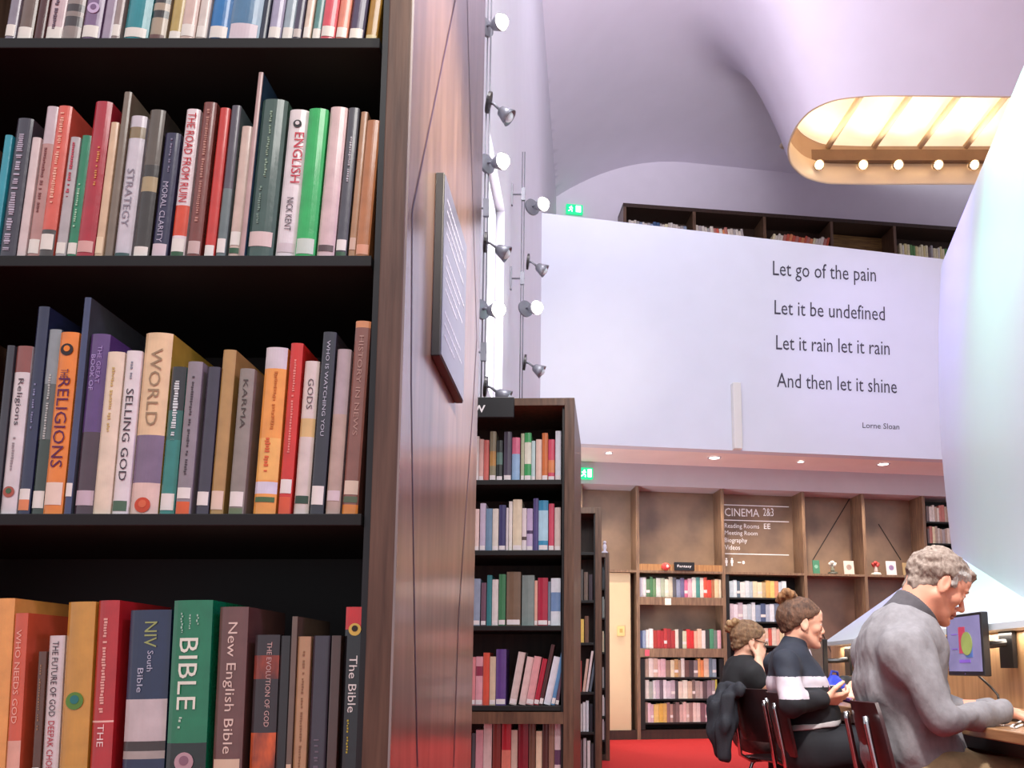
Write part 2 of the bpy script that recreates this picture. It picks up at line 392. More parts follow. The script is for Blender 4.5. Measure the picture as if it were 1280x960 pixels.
# exit signs
def exit_sign(px, py, hw, hh, fn, label):
    c = fn(px, py); 
    t = thing('exit_sign', label, 'sign', c, FTH)
    m = MB(); m.box((-hw, -0.03, -hh), (hw, 0.03, hh), bev=0.006); m.build('sign_box', M('10b070', 0.4, 0.03, 10, emit=1.1, name='green_sign'), t)
    m = MB(); x = -hw*0.45; r = hh*0.75
    m.ball((x+0.12*r, -0.034, 0.62*r), (0.2*r, 0.004, 0.2*r), 10)
    for pts in (((x, 0.42*r), (x-0.1*r, -0.2*r)), ((x-0.1*r, -0.2*r), (x+0.35*r, -0.45*r), (x+0.3*r, -0.95*r)), ((x-0.1*r, -0.2*r), (x-0.3*r, -0.6*r), (x-0.75*r, -0.75*r)), ((x, 0.4*r), (x+0.5*r, 0.1*r)), ((x, 0.4*r), (x-0.5*r, 0.15*r))):
        m.tube([(q[0], -0.034, q[1]) for q in pts], 0.12*r, 6)
    m.box((hw*0.15, -0.036, -0.7*hh), (hw*0.75, -0.031, 0.7*hh))
    m.build('running_figure', M('e8fff4', 0.4, 0.0, 4, emit=1.6, name='lit_pictogram'), t)
exit_sign(718, 262, 0.15, 0.085, lambda x, y: PL(x, y, FY+3.12/math.cos(FTH), FM), 'green lit exit sign high on the end wall above the white parapet')
exit_sign(733, 592, 0.085, 0.075, lambda x, y: PL(x, y, FY-0.06/math.cos(FTH), FM), 'green lit exit sign on the grey bulkhead above the far shelving')

# downlights in the soffit
for i, (px, py, r) in enumerate(((761, 566, 0.05), (893, 572, 0.085), (1001, 577, 0.05), (1104, 580, 0.085))):
    c = PZ(px, py, ZB-0.004)
    t = thing('downlight', ['small recessed downlight nearest the green exit sign under the balcony', 'large recessed downlight above the header of the far left bookshelf', 'small recessed downlight above the wall directory under the balcony', 'large recessed downlight nearest the glowing white panel under the balcony'][i], 'lamp', c, 0, 'downlights under the balcony')
    m = MB(); m.lathe([(r*0.8, 0.0), (r*0.8, -0.008), (r*1.05, -0.008), (r*1.1, 0.0)], None, 24, cap=False); m.build('ring', WHITE, t, smooth=True)
    m = MB(); m.lathe([(r*0.78, 0.0), (r*0.78, -0.004)], None, 24); m.build('lens', M('fff4e4', 0.4, 0.0, 3, emit=5.0, name='downlight_lens'), t)
    spot('downlight_beam', c+Vector((0, 0, -0.03)), (c.x, c.y+0.15, 0), 95, (1.0, 0.86, 0.70), 110, 0.7, 0.05)

# ------------------------------------------------------------------ right side: white glowing panel above the desk
# stations along depth: lip (x,z), junction (x,z), top (x,z)
ST = []
def lerp(a, b, t): return a + (b-a)*t
jf = PXp(1190, 690, 2.96); tf = PXp(1176, 333, 3.02); jn = PXp(1280, 748, 2.3); tn = PXp(1280, 82, 2.3)
lf = PZ(1030, 803, 1.12); ln = PZ(1280, 775, 1.12)
print('panel', jf, tf, jn, tn, lf, ln)
def station(t):      # t 0 far, 1 near, >1 nearer
    c = t*t*0.35
    J = Vector((lerp(jf.x, jn.x, t) , lerp(jf.y, jn.y, t), lerp(jf.z, jn.z, min(t, 1.15))))
    T = Vector((lerp(tf.x, tn.x, t), lerp(tf.y, tn.y, t), lerp(tf.z, tn.z, min(t, 1.1))))
    Lp = Vector((lerp(lf.x, ln.x, t), lerp(lf.y, ln.y, t), 1.12))
    return Lp, J, T
mb = MB(); rows = []
tsx = [0, 0.03, 0.1, 0.2, 0.35, 0.5, 0.65, 0.8, 0.95, 1.1, 1.25, 1.4, 1.55]
for t in tsx:
    Lp, J, T = station(t)
    prof = [Lp]
    for k in range(1, 5): prof.append(Lp.lerp(J, k/5))
    for k in range(0, 13):
        q = J.lerp(T, k/12); q.x += -0.06*math.sin(math.pi*k/12) * 1.0
        prof.append(q)
    # sharp top, then back side
    prof.append(T + Vector((0.10, 0.02, 0.015))); prof.append(J + Vector((0.25, 0.05, 0.0))); prof.append(Lp + Vector((0.25, 0.0, -0.03))); prof.append(Lp + Vector((0.0, 0.0, -0.03)))
    rows.append(prof)
npf = len(rows[0])
for i in range(len(rows)-1):
    for k in range(npf):
        k2 = (k+1) % npf
        mb.add([rows[i][k], rows[i][k2], rows[i+1][k2], rows[i+1][k]], [(0, 3, 2, 1)])
mb.add(rows[0], [tuple(range(npf))]); mb.add(rows[-1], [tuple(reversed(range(npf)))])
pan = struct(mb.build('wall_right', M('ccd7df', 0.4, 0.015, 2, coat=0.1, name='white_panel')))
bm = bmesh.new(); bm.from_mesh(pan.data); bmesh.ops.remove_doubles(bm, verts=bm.verts[:], dist=0.0005); bmesh.ops.recalc_face_normals(bm, faces=bm.faces[:]); bm.to_mesh(pan.data); bm.free()
angled(pan, 35)
# ------------------------------------------------------------------ book cases
def P_dark(): return BLACK
def bookcase(label, x0, x1, y, depth, ztop, zs, post, rot=0.0, shelf_t=0.02, lip=0.0, inner=BLACK, lipmat=None, zbase=0.08, head=0.045, gap=0.018, setback=0.015):
    """x0,x1 outer sides; front at y; zs: upper faces of the shelves"""
    t = thing('bookcase', label, 'bookcase', ((x0+x1)/2, y, 0), rot)
    hw = (x1-x0)/2
    parts = {}
    for sgn in (-1, 1):
        m = MB(); a = sgn*hw; b = sgn*(hw-post)
        m.box((min(a, b), 0, 0), (max(a, b), depth, ztop), 0, bev=0.002)
        parts[sgn] = m.build('side_panel', [WOOD_POST, M('2a1c2c', 0.6, 0.05, 10, name='groove')], t)
    m = MB(); m.box((-hw+post, 0, ztop-head), (hw-post, depth, ztop-0.001)); m.build('top_panel', WOOD_CASE, t)
    m = MB(); m.box((-hw+post, depth*0.5-0.01, zbase), (hw-post, depth*0.5+0.01, ztop-head)); m.build('back_panel', inner, t)
    m = MB(); m.box((-hw+post, 0.02, 0), (hw-post, depth, zbase)); m.build('plinth', WOOD_DARK, t)
    for z in zs:
        m = MB(); m.box((-hw+post+gap, setback, z-shelf_t), (hw-post-gap, depth*0.5-0.011, z), 0, bev=0.0015)
        s = m.build('shelf', BLACK, t)
        if lip:
            m = MB(); m.box((-hw+post+gap*0.3, setback-0.012, z-shelf_t-lip), (hw-post-gap*0.3, setback-0.001, z-shelf_t+0.004), 0); m.build('shelf_lip', lipmat or WOOD_CASE, s)
    for sgn in (-1, 1):
        m = MB(); a = sgn*(hw-post); b = sgn*(hw-post-gap*0.9)
        m.box((min(a, b), setback+0.01, zbase), (max(a, b), setback+0.05, ztop-head)); m.build('upright', DARKM, t)
    return t, parts

# near bookcase: front at y = 1.2
D0 = 1.20
xr = P(500, 480, D0).x; xl = xr - 0.90
zsn = [P(240, 47, D0+0.015).z, P(240, 319, D0+0.015).z, P(240, 642, D0+0.015).z, 0.755, 0.38]
print('near case', xl, xr, zsn)
post = abs(P(469, 480, D0).x - xr)
near, parts = bookcase('tall dark wooden bookcase nearest the viewer with a plaque on its side', xl, xr, D0, 0.82, 2.78, zsn, post, gap=0.017, shelf_t=0.018)
# shiny side panel with inlaid grooves
sp = parts[1]; sp.name = 'side_panel'
hw = (xr-xl)/2; cx = (xr+xl)/2
m = MB(); m.box((hw-0.004, 0.001, 0.001), (hw+0.003, 0.819, 2.778), 0)
pl = m.build('side_veneer', [WOOD_PANEL], near)
gm = MB()
def groove(pts):
    q = [PXp(x, y, xr+0.003) for x, y in pts]
    q = [Vector((p.x-cx, p.y-D0, p.z)) for p in q]
    q = [p for p in q if 0.0 < p.y < 0.82]
    for a, b in zip(q[:-1], q[1:]):
        d = (b-a).normalized(); n = Vector((0, d.z, -d.y))*0.0032
        gm.add([Vector((hw+0.0036, *(a+n).yz)), Vector((hw+0.0036, *(b+n).yz)), Vector((hw+0.0036, *(b-n).yz)), Vector((hw+0.0036, *(a-n).yz))], [(0, 1, 2, 3)])
groove([(569, 0), (542, 133), (515, 264), (514, 480), (516, 640), (518.5, 800), (521.7, 959)])
groove([(584, 0), (588, 155), (593, 320), (596, 423), (590, 526), (582, 640), (573, 773), (567, 959)])
gm.build('inlay_line', M('33203f', 0.5, 0.05, 10, name='groove_line'), pl)
# wall plaque standing off the side panel
pa = PXp(557, 215, xr+0.021); pb = PXp(557, 457, xr+0.021); pc = PXp(580, 487, xr+0.021)
t = thing('plaque', 'black edged grey information plaque mounted on the side of the near bookcase', 'sign', (xr+0.003, pa.y, pb.z))
W_, H_ = pc.y-pa.y, pa.z-pb.z
m = MB(); m.box((0.0, 0, 0), (0.0165, W_, H_), 0, bev=0.002); m.build('board', M('131116', 0.4, 0.1, 20, name='black_plaque'), t)
m = MB(); m.box((0.0165, 0.004, 0.004), (0.018, W_-0.004, H_-0.004)); fc = m.build('face', M('5d6076', 0.3, 0.06, 12, coat=0.5, name='plaque_face'), t)
rnd = random.Random(3)
for para in ((0, 1, 2, 3), (5, 6, 7, 8), (10, 11, 12)):
    m = MB()
    for k in para:
        ln_ = (0.7, 0.8, 0.55, 0.75, 0, 0.8, 0.6, 0.75, 0.5, 0, 0.65, 0.72, 0.4)[k]
        z = H_*(0.88-k*0.062); y = W_*0.1
        while y < W_*(0.1+ln_):
            l = rnd.uniform(0.006, 0.016); m.box((0.018, y, z), (0.0184, min(y+l, W_*0.92), z+0.005)); y += l+0.004
    m.build('lettering', M('8d90a8', 0.5, 0.05, 10, name='plaque_print'), fc)

# middle bookcase: front at y = 3.6
D1 = 3.6
xr1 = P(718, 600, D1).x; post1 = xr1 - P(705.5, 600, D1).x
zm = [P(650, y, D1+0.015).z for y in (600, 688, 782, 882)] + [P(650, 995, D1).z, 0.1]
mid, _ = bookcase('tall wooden bookcase with a black header sign behind the near bookcase', xr1-0.95, xr1, D1, 0.80, P(650, 498, D1).z, zm, post1, rot=-math.radians(1.5), inner=WOOD_DARK, gap=0.012, lip=0.0, head=0.034, shelf_t=0.022)
# lip boards on the two lowest visible shelves
for z in zm[3:5]:
    m = MB(); m.box((-0.475+post1, 0.002, z-0.075), (0.475-post1, 0.014, z-0.026)); m.build('shelf_lip', WOOD_CASE, mid)
c = P(598, 523, D1-0.03); c2 = P(643, 497.5, D1-0.03)
t = thing('header_sign', 'black header sign with white script hung on the front of the tall middle bookcase', 'sign', (c2.x-0.36, D1-0.045, c.z))
m = MB(); m.box((0, 0, 0), (0.36, 0.028, c2.z-c.z), bev=0.003); sb_ = m.build('sign_board', M('16161a', 0.4, 0.08, 20, name='black_sign'), t)
m = MB(); text_into(m, 'New', lambda u, v: Vector((0.36-0.27+u*0.145, -0.0015, 0.022+v*0.05))); m.build('lettering', M('e8e8e8', 0.5, 0.0, 5, name='white_lettering'), sb_)

# third and fourth bookcases further along the row
D2 = 6.1; xr2 = P(752, 700, D2).x; post2 = xr2 - P(744, 700, D2).x
z2 = [P(735, y, D2).z for y in (690, 750, 803, 865, 915, 965)]
c3, _ = bookcase('narrow dark bookcase seen edge on just behind the tall middle bookcase', xr2-0.95, xr2, D2, 0.6, P(735, 634, D2).z, z2, post2, gap=0.01, inner=WOOD_DARK, zbase=0.06)
D3 = 8.6; xr3 = P(762, 800, D3).x; post3 = xr3 - P(757, 800, D3).x
z3 = [P(757, y, D3).z for y in (735, 772, 815, 860, 895, 925)]
c4, _ = bookcase('farthest and lowest bookcase of the row in front of the cream wall', xr3-0.95, xr3, D3, 0.5, P(757, 691, D3).z, z3, post3, gap=0.01, inner=WOOD_DARK, zbase=0.06)
t = thing('figurine', 'small white figurine standing on top of the farthest bookcase of the row', 'ornament', (P(756, 690, D3).x, D3+0.05, P(757, 691, D3).z))
m = MB(); m.lathe([(0.035, 0), (0.035, 0.015), (0.012, 0.03), (0.022, 0.06), (0.018, 0.09), (0.006, 0.1)], None, 14); m.build('body', WHITE, t, smooth=True)
m = MB(); m.ball((0, 0, 0.115), 0.018, 10); m.build('head', WHITE, t, smooth=True)

# ------------------------------------------------------------------ far wall shelving, one unit per bay
def bay(label, pxl, pxr, yref, lower, shelves_z=(), insets=None, upper_back=True, zl=ZL, top_rows=()):
    sL, _ = fs(pxl, yref); sR, _ = fs(pxr, yref)
    t = thing('shelving_unit', label, 'shelving', FW(sL, 0, 0), FTH, 'built-in shelving along the far wall')
    w_ = sR-sL; pw = 0.042
    for a in (0, w_-pw/2):
        pass
    m = MB(); m.box((0.001, 0, 0), (pw/2, DEP, ZT-0.002)); m.build('side_panel', WOOD_EDGE, t)
    m = MB(); m.box((w_-pw/2, 0, 0), (w_-0.001, DEP, ZT-0.002)); m.build('side_panel', WOOD_EDGE, t)
    m = MB(); m.box((pw/2, DEP-0.02, 0.12), (w_-pw/2, DEP, ZT-0.002)); m.build('back_panel', WOOD_BACK, t)
    m = MB(); m.box((pw/2, 0.0, zl-0.03), (w_-pw/2, DEP-0.021, zl)); m.build('ledge', WOOD_EDGE, t)
    m = MB(); m.box((pw/2, 0.03, 0.0), (w_-pw/2, DEP, 0.12)); m.build('plinth', WOOD_DARK, t)
    for z, lip, mat in shelves_z:
        m = MB(); m.box((pw/2, 0.01, z-0.022), (w_-pw/2, DEP-0.021, z)); s = m.build('shelf', mat, t)
        if lip:
            m = MB(); m.box((pw/2, -0.004, z-lip), (w_-pw/2, 0.0095, z+0.004)); m.build('shelf_lip', WOOD_EDGE, s)
    return t, sL, sR
def zf_(y, px=850): return fs(px, y)[1]
b0, *_ = bay('empty built-in shelving bay beside the cream wall panel on the far left', 726, 797, 660, None)
zr1 = [zf_(747), zf_(811), zf_(846.5), zf_(873.5), zf_(903)]
b1, s1L, s1R = bay('built-in bookshelf bay with a small black header sign on the far wall', 797, 903.5, 660, None,
      [(zr1[0], 0.10, WOOD_DARK), (zr1[1], 0.11, WOOD_DARK), (zr1[2], 0, BLACK), (zr1[3], 0, BLACK), (zr1[4], 0, BLACK)])
zr2 = [zf_(747, 950), zf_(777, 950), zf_(807, 950), zf_(837, 950), zf_(868, 950), zf_(905, 950)]
b2, s2L, s2R = bay('built-in bookshelf bay carrying a white lettered wall directory', 903.5, 1005, 660, None, [(z, 0, BLACK) for z in zr2])
b3, s3L, s3R = bay('built-in bay with a green card, an ornament and a white card on its ledge', 1005, 1080, 660, None)
b4, s4L, s4R = bay('built-in bay with a red flower ornament and framed picture on its ledge', 1080, 1156, 660, None)
zr5 = [zf_(652, 1172), zf_(679, 1172), zf_(706, 1172), zf_(735, 1172), zf_(765, 1172)]
b5, s5L, s5R = bay('narrow built-in bookshelf bay full of books at the far right end', 1156, 1225, 660, None, [(z, 0, BLACK) for z in zr5], zl=zr5[3]+0.001)
# lower wood header in bay 1, dark liners for the black bookshelf insets
m = MB(); m.box((0.022, 0.0, ZL), (s1R-s1L-0.022, 0.02, ZL+0.085)); m.build('header_board', WOOD_LIGHT, b1)
for bb, sa_, sb2, ztop_ in ((b1, s1L, s1R, zr1[1]-0.12), (b2, s2L, s2R, ZL-0.03), (b5, s5L, s5R, ZT-0.01)):
    m = MB(); m.box((0.022, DEP-0.028, 0.12), (sb2-sa_-0.022, DEP-0.0215, ztop_)); m.build('back_liner', BLACK, bb)
for x0_, x1_ in ((0.0225, 0.085), (s1R-s1L-0.085, s1R-s1L-0.0225)):
    m = MB(); m.box((x0_, 0.012, 0.125), (x1_, DEP-0.03, zr1[1]-0.13)); m.build('inset_upright', BLACK, b1)
m = MB(); m.box((0.0225, 0.012, 0.125), (0.075, DEP-0.03, ZL-0.035)); m.build('inset_upright', BLACK, b2)
# groove lines on the back boards of bays 3 and 4
def bay_groove(b, sL, a, c):
    p = fs(*a, DEP-0.021); q = fs(*c, DEP-0.021)
    A = Vector((p[0]-sL, DEP-0.022, p[1])); B = Vector((q[0]-sL, DEP-0.022, q[1])); d = (B-A).normalized(); n = Vector((d.z, 0, -d.x))*0.008
    m = MB(); m.add([A+n, B+n, B-n, A-n], [(0, 1, 2, 3)]); m.build('inlay_line', M('2c2018', 0.6, 0.1, 8, name='dark_inlay'), b)
bay_groove(b3, s3L, (1064, 620), (1016, 700)); bay_groove(b4, s4L, (1098, 655), (1126, 700)); bay_groove(b3, s3L, (1020, 775), (1060, 860))

# directory lettering on the board of bay 2
WL = M('e9e4e6', 0.5, 0.0, 5, emit=0.12, name='white_print')
OFB = DEP-0.0215
def board_text(m, body, x0, y0, x1, y1):
    a = fs(x0, y0, OFB); b = fs(x1, y0, OFB); c_ = fs(x0, y1, OFB)
    text_into(m, body, lambda u, v: Vector((a[0]+(b[0]-a[0])*u-s2L, OFB-0.001, a[1]+(c_[1]-a[1])*v)))
m = MB()
board_text(m, 'CINEMA', 906, 645, 949, 635); board_text(m, '2&3', 954, 645, 967, 635)
board_text(m, 'Reading Rooms', 906, 661.5, 949, 654); board_text(m, 'EE', 955, 661, 963, 654.5)
board_text(m, 'Meeting Room', 906, 670, 947, 663); board_text(m, 'Biography', 906, 679.5, 934, 672); board_text(m, 'Videos', 906, 687, 925, 681)
for y in (631, 650, 692):
    a = fs(905, y, OFB); b = fs(986, y, OFB); m.box((a[0]-s2L, OFB-0.002, a[1]-0.006), (b[0]-s2L, OFB-0.001, a[1]+0.006))
for px in (908, 915):
    a = fs(px, 703, OFB); x = a[0]-s2L; z = a[1]
    m.ball((x, OFB-0.002, z+0.05), (0.014, 0.001, 0.014), 8); m.box((x-0.018, OFB-0.002, z-0.01), (x+0.018, OFB-0.001, z+0.034)); m.box((x-0.011, OFB-0.002, z-0.05), (x+0.011, OFB-0.001, z-0.01))
a = fs(922, 703, OFB); m.box((a[0]-s2L, OFB-0.002, a[1]-0.006), (a[0]-s2L+0.05, OFB-0.001, a[1]+0.006)); m.ball((a[0]-s2L+0.085, OFB-0.002, a[1]), (0.02, 0.001, 0.024), 10)
m.build('lettering', WL, b2)

# small black sign and red heart on the header of bay 1, tags on the shelves
sA, zA = fs(843, 713, -0.02); sB, zB = fs(868, 703, -0.02)
t = thing('header_sign', 'tiny black sign with white lettering on the header of the far bookshelf', 'sign', FW(sA, -0.022, zA), FTH)
m = MB(); m.box((0, 0, 0), (sB-sA, 0.018, zB-zA), bev=0.002); sg = m.build('sign_board', M('16161a', 0.4, 0.08, 20, name='black_sign'), t)
m = MB(); text_into(m, 'Fantasy', lambda u, v: Vector(((sB-sA)*(0.15+0.7*u), -0.001, (zB-zA)*(0.28+0.4*v)))); m.build('lettering', WL, sg)
sA, zA = fs(832, 712, -0.02)
t = thing('heart_decoration', 'round red decoration beside the tiny black sign on the far header', 'ornament', FW(sA, -0.03, ZL+0.001), FTH)
m = MB(); m.ball((0, 0.0, 0.05), (0.062, 0.022, 0.05), 16); m.build('body', M('d0433c', 0.5, 0.1, 10, name='red_felt'), t, smooth=True)
m = MB(); m.ball((0.02, -0.018, 0.05), (0.022, 0.008, 0.022), 10); m.build('spot', M('f6c8c0', 0.5, 0.05, 10, name='pink_felt'), t, smooth=True)
for (px, py, col, lab, w_, h_) in ((835, 752, 'f2ecd8', 'white paper tag hanging on the shelf edge below the green books', 0.085, 0.09), (809, 816, 'd85a6a', 'pink paper tag hanging on the shelf edge below the red books', 0.06, 0.08)):
    s_, z_ = fs(px, py, -0.006); m = MB()
    m.box((-w_/2, -0.002, -h_/2), (w_/2, 0.001, h_/2), bev=0.0008)
    o = m.build('paper_tag', M(col, 0.7, 0.04, 15, name='paper'), None, loc=FW(s_, -0.0075, z_), rotz=FTH); tag(o, lab, 'tag')

# ledge ornaments
def on_ledge(px): 
    s_, _ = fs(px, 716, 0.10); return FW(s_, 0.10, ZL+0.001)
def card(px, w_, h_, col, col2, label, cat='card'):
    t = thing('standing_card', label, cat, on_ledge(px), FTH, 'cards and ornaments on the far ledge')
    m = MB(); R = Matrix.Rotation(-0.10, 4, 'X'); m.box((-w_/2, 0, 0), (w_/2, 0.012, h_), 0, mat=R, bev=0.001); m.box((-w_*0.15, 0.01, 0), (w_*0.15, 0.06, 0.004), 0); b = m.build('frame', M(col, 0.5, 0.05, 12, name='card_board'), t)
    m = MB(); 
    m.lathe([(w_*0.26, 0), (w_*0.26, 0.001)], R @ Matrix.Translation((0, -0.0005, h_*0.55)) @ Matrix.Rotation(math.pi/2, 4, 'X'), 16); m.build('picture', M(col2, 0.5, 0.25, 40, name='card_print'), t)
card(1021, 0.10, 0.20, '3f7a5e', '7fb09a', 'green card standing at the left of the third bay ledge')
card(1062, 0.15, 0.20, 'd8cabe', 'a08a80', 'pale printed card standing beside the grey green ornament')
card(1115, 0.15, 0.21, 'efe6e6', '9a7fa8', 'white framed picture with a purple motif standing on the far ledge')
card(1134, 0.11, 0.19, 'b59a70', '7a5a38', 'tan card standing behind the head of the man on the ledge')
def lump_ornament(px, label, cols, tall):
    t = thing('ornament', label, 'ornament', on_ledge(px), FTH, 'cards and ornaments on the far ledge')
    m = MB(); m.lathe([(0.07, 0), (0.075, 0.01), (0.06, 0.035), (0.03, 0.04)], None, 18); m.build('base', M(cols[0], 0.5, 0.1, 20, name='base_glaze'), t, smooth=True)
    m = MB(); m.lathe([(0.02, 0.035), (0.03, 0.06), (0.018, tall*0.6), (0.012, tall*0.7)], None, 12); m.build('stem', M(cols[1], 0.5, 0.1, 20, name='stem_glaze'), t, smooth=True)
    m = MB()
    for k in range(6):
        a = k*math.pi/3; m.ball((0.036*math.cos(a), 0.02*math.sin(a), tall*0.78+0.02*math.sin(a*2)), 0.026, 10)
    m.ball((0, 0, tall*0.88), 0.03, 10); m.build('bloom', M(cols[2], 0.5, 0.1, 20, name='bloom_glaze'), t, smooth=True)
lump_ornament(1041, 'grey green ornament with a white rounded top between two cards', ('4a4a40', '8a8a78', 'd8d6c8'), 0.19)
lump_ornament(1095, 'red flower ornament on a white base on the far ledge', ('f0e4dc', 'e0c8c0', 'c84a44'), 0.20)

# cream wall section in bay 0 with a switch and skirting
sa_, _ = fs(764, 800, 0.02); sb_2, _ = fs(789, 800, 0.02)
m = MB(); m.box((sa_-0.25, 0.05, 0.0), (sb_2, DEP-0.0215, ZL-0.035), mat=FMAT); wc = struct(m.build('wall_cream', CREAM))
m = MB(); m.box((sa_-0.25, 0.035, 0.0), (sb_2, 0.0495, 0.10), mat=FMAT); struct(m.build('baseboard_cream', M('dccaa8', 0.5, 0.03, 5, name='cream_skirting')))
s_, z_ = fs(776, 789, 0.04)
t = thing('wall_switch', 'cream switch box on the cream wall beside the far bookshelf', 'switch', FW(s_, 0.05, z_), FTH)
m = MB(); m.box((-0.05, -0.03, -0.065), (0.05, -0.001, 0.065), bev=0.006); m.build('box', M('d8c080', 0.4, 0.05, 10, name='cream_plastic'), t)
m = MB(); m.box((-0.02, -0.036, -0.02), (0.02, -0.030, 0.03), bev=0.002); m.build('rocker', M('b89a58', 0.4, 0.05, 10, name='tan_plastic'), t)

# ------------------------------------------------------------------ gallery shelf above the parapet
GO = 2.70; GD = 0.48
def gs(px, py, off=GO):
    return fs(px, py, off)
gl, gtop = gs(779, 253.5); gr_, gtop2 = gs(1185, 283)
gdz = (gtop2-gtop)/(gr_-gl); print('gallery', gl, gtop, gr_, gtop2)
GZ0 = ZB+0.25
t = thing('gallery_shelving', 'long dark wooden bookshelf running along the gallery above the white parapet', 'shelving', FW(gl, GO, 0), FTH)
gw = gr_-gl+1.6
def gz(s_): return gtop + gdz*(s_)
m = MB()
m.add([Vector(p) for p in ((0, 0, gz(0)-0.07), (gw, 0, gz(gw)-0.07), (gw, 0, gz(gw)), (0, 0, gz(0)), (0, GD, gz(0)-0.07), (gw, GD, gz(gw)-0.07), (gw, GD, gz(gw)), (0, GD, gz(0)))], [(0, 1, 2, 3), (3, 2, 6, 7), (5, 4, 7, 6), (4, 5, 1, 0), (4, 0, 3, 7), (1, 5, 6, 2)])
m.build('top_panel', WOOD_DARK, t)
divs = [0.0] + [gs(x, y)[0]-gl for x, y in ((866, 275), (954, 280), (1038, 288), (1117, 293))] + [gw-0.05]
for i, d in enumerate(divs):
    m = MB(); m.box((d, 0.002, GZ0), (d+0.055, GD-0.002, gz(d+0.05)-0.071)); m.build('divider', WOOD_CASE, t)
m = MB(); m.box((0.05, GD-0.03, GZ0), (gw-0.05, GD-0.003, gz(gw)-0.08)); m.build('back_panel', WOOD_DARK, t)
m = MB(); m.box((divs[3]+0.06, GD-0.06, GZ0+0.02), (divs[4]-0.005, GD-0.031, gz(divs[4])-0.10)); m.build('board', wood('6a4a2c', '94703f', 0.5, 0, 5, (0.8, 8, 6)), t)
zsh = gtop-0.70; 
m = MB(); m.box((0.056, 0.0, zsh-0.03), (gw-0.06, GD-0.062, zsh)); m.build('shelf', WOOD_DARK, t)
GALLERY = (gl, divs, zsh)
USED = {}
def unique(lab, alt):
    if lab in USED or len(lab.split()) > 16: lab = alt
    k = lab; i = 2
    USED[k] = 1; return lab
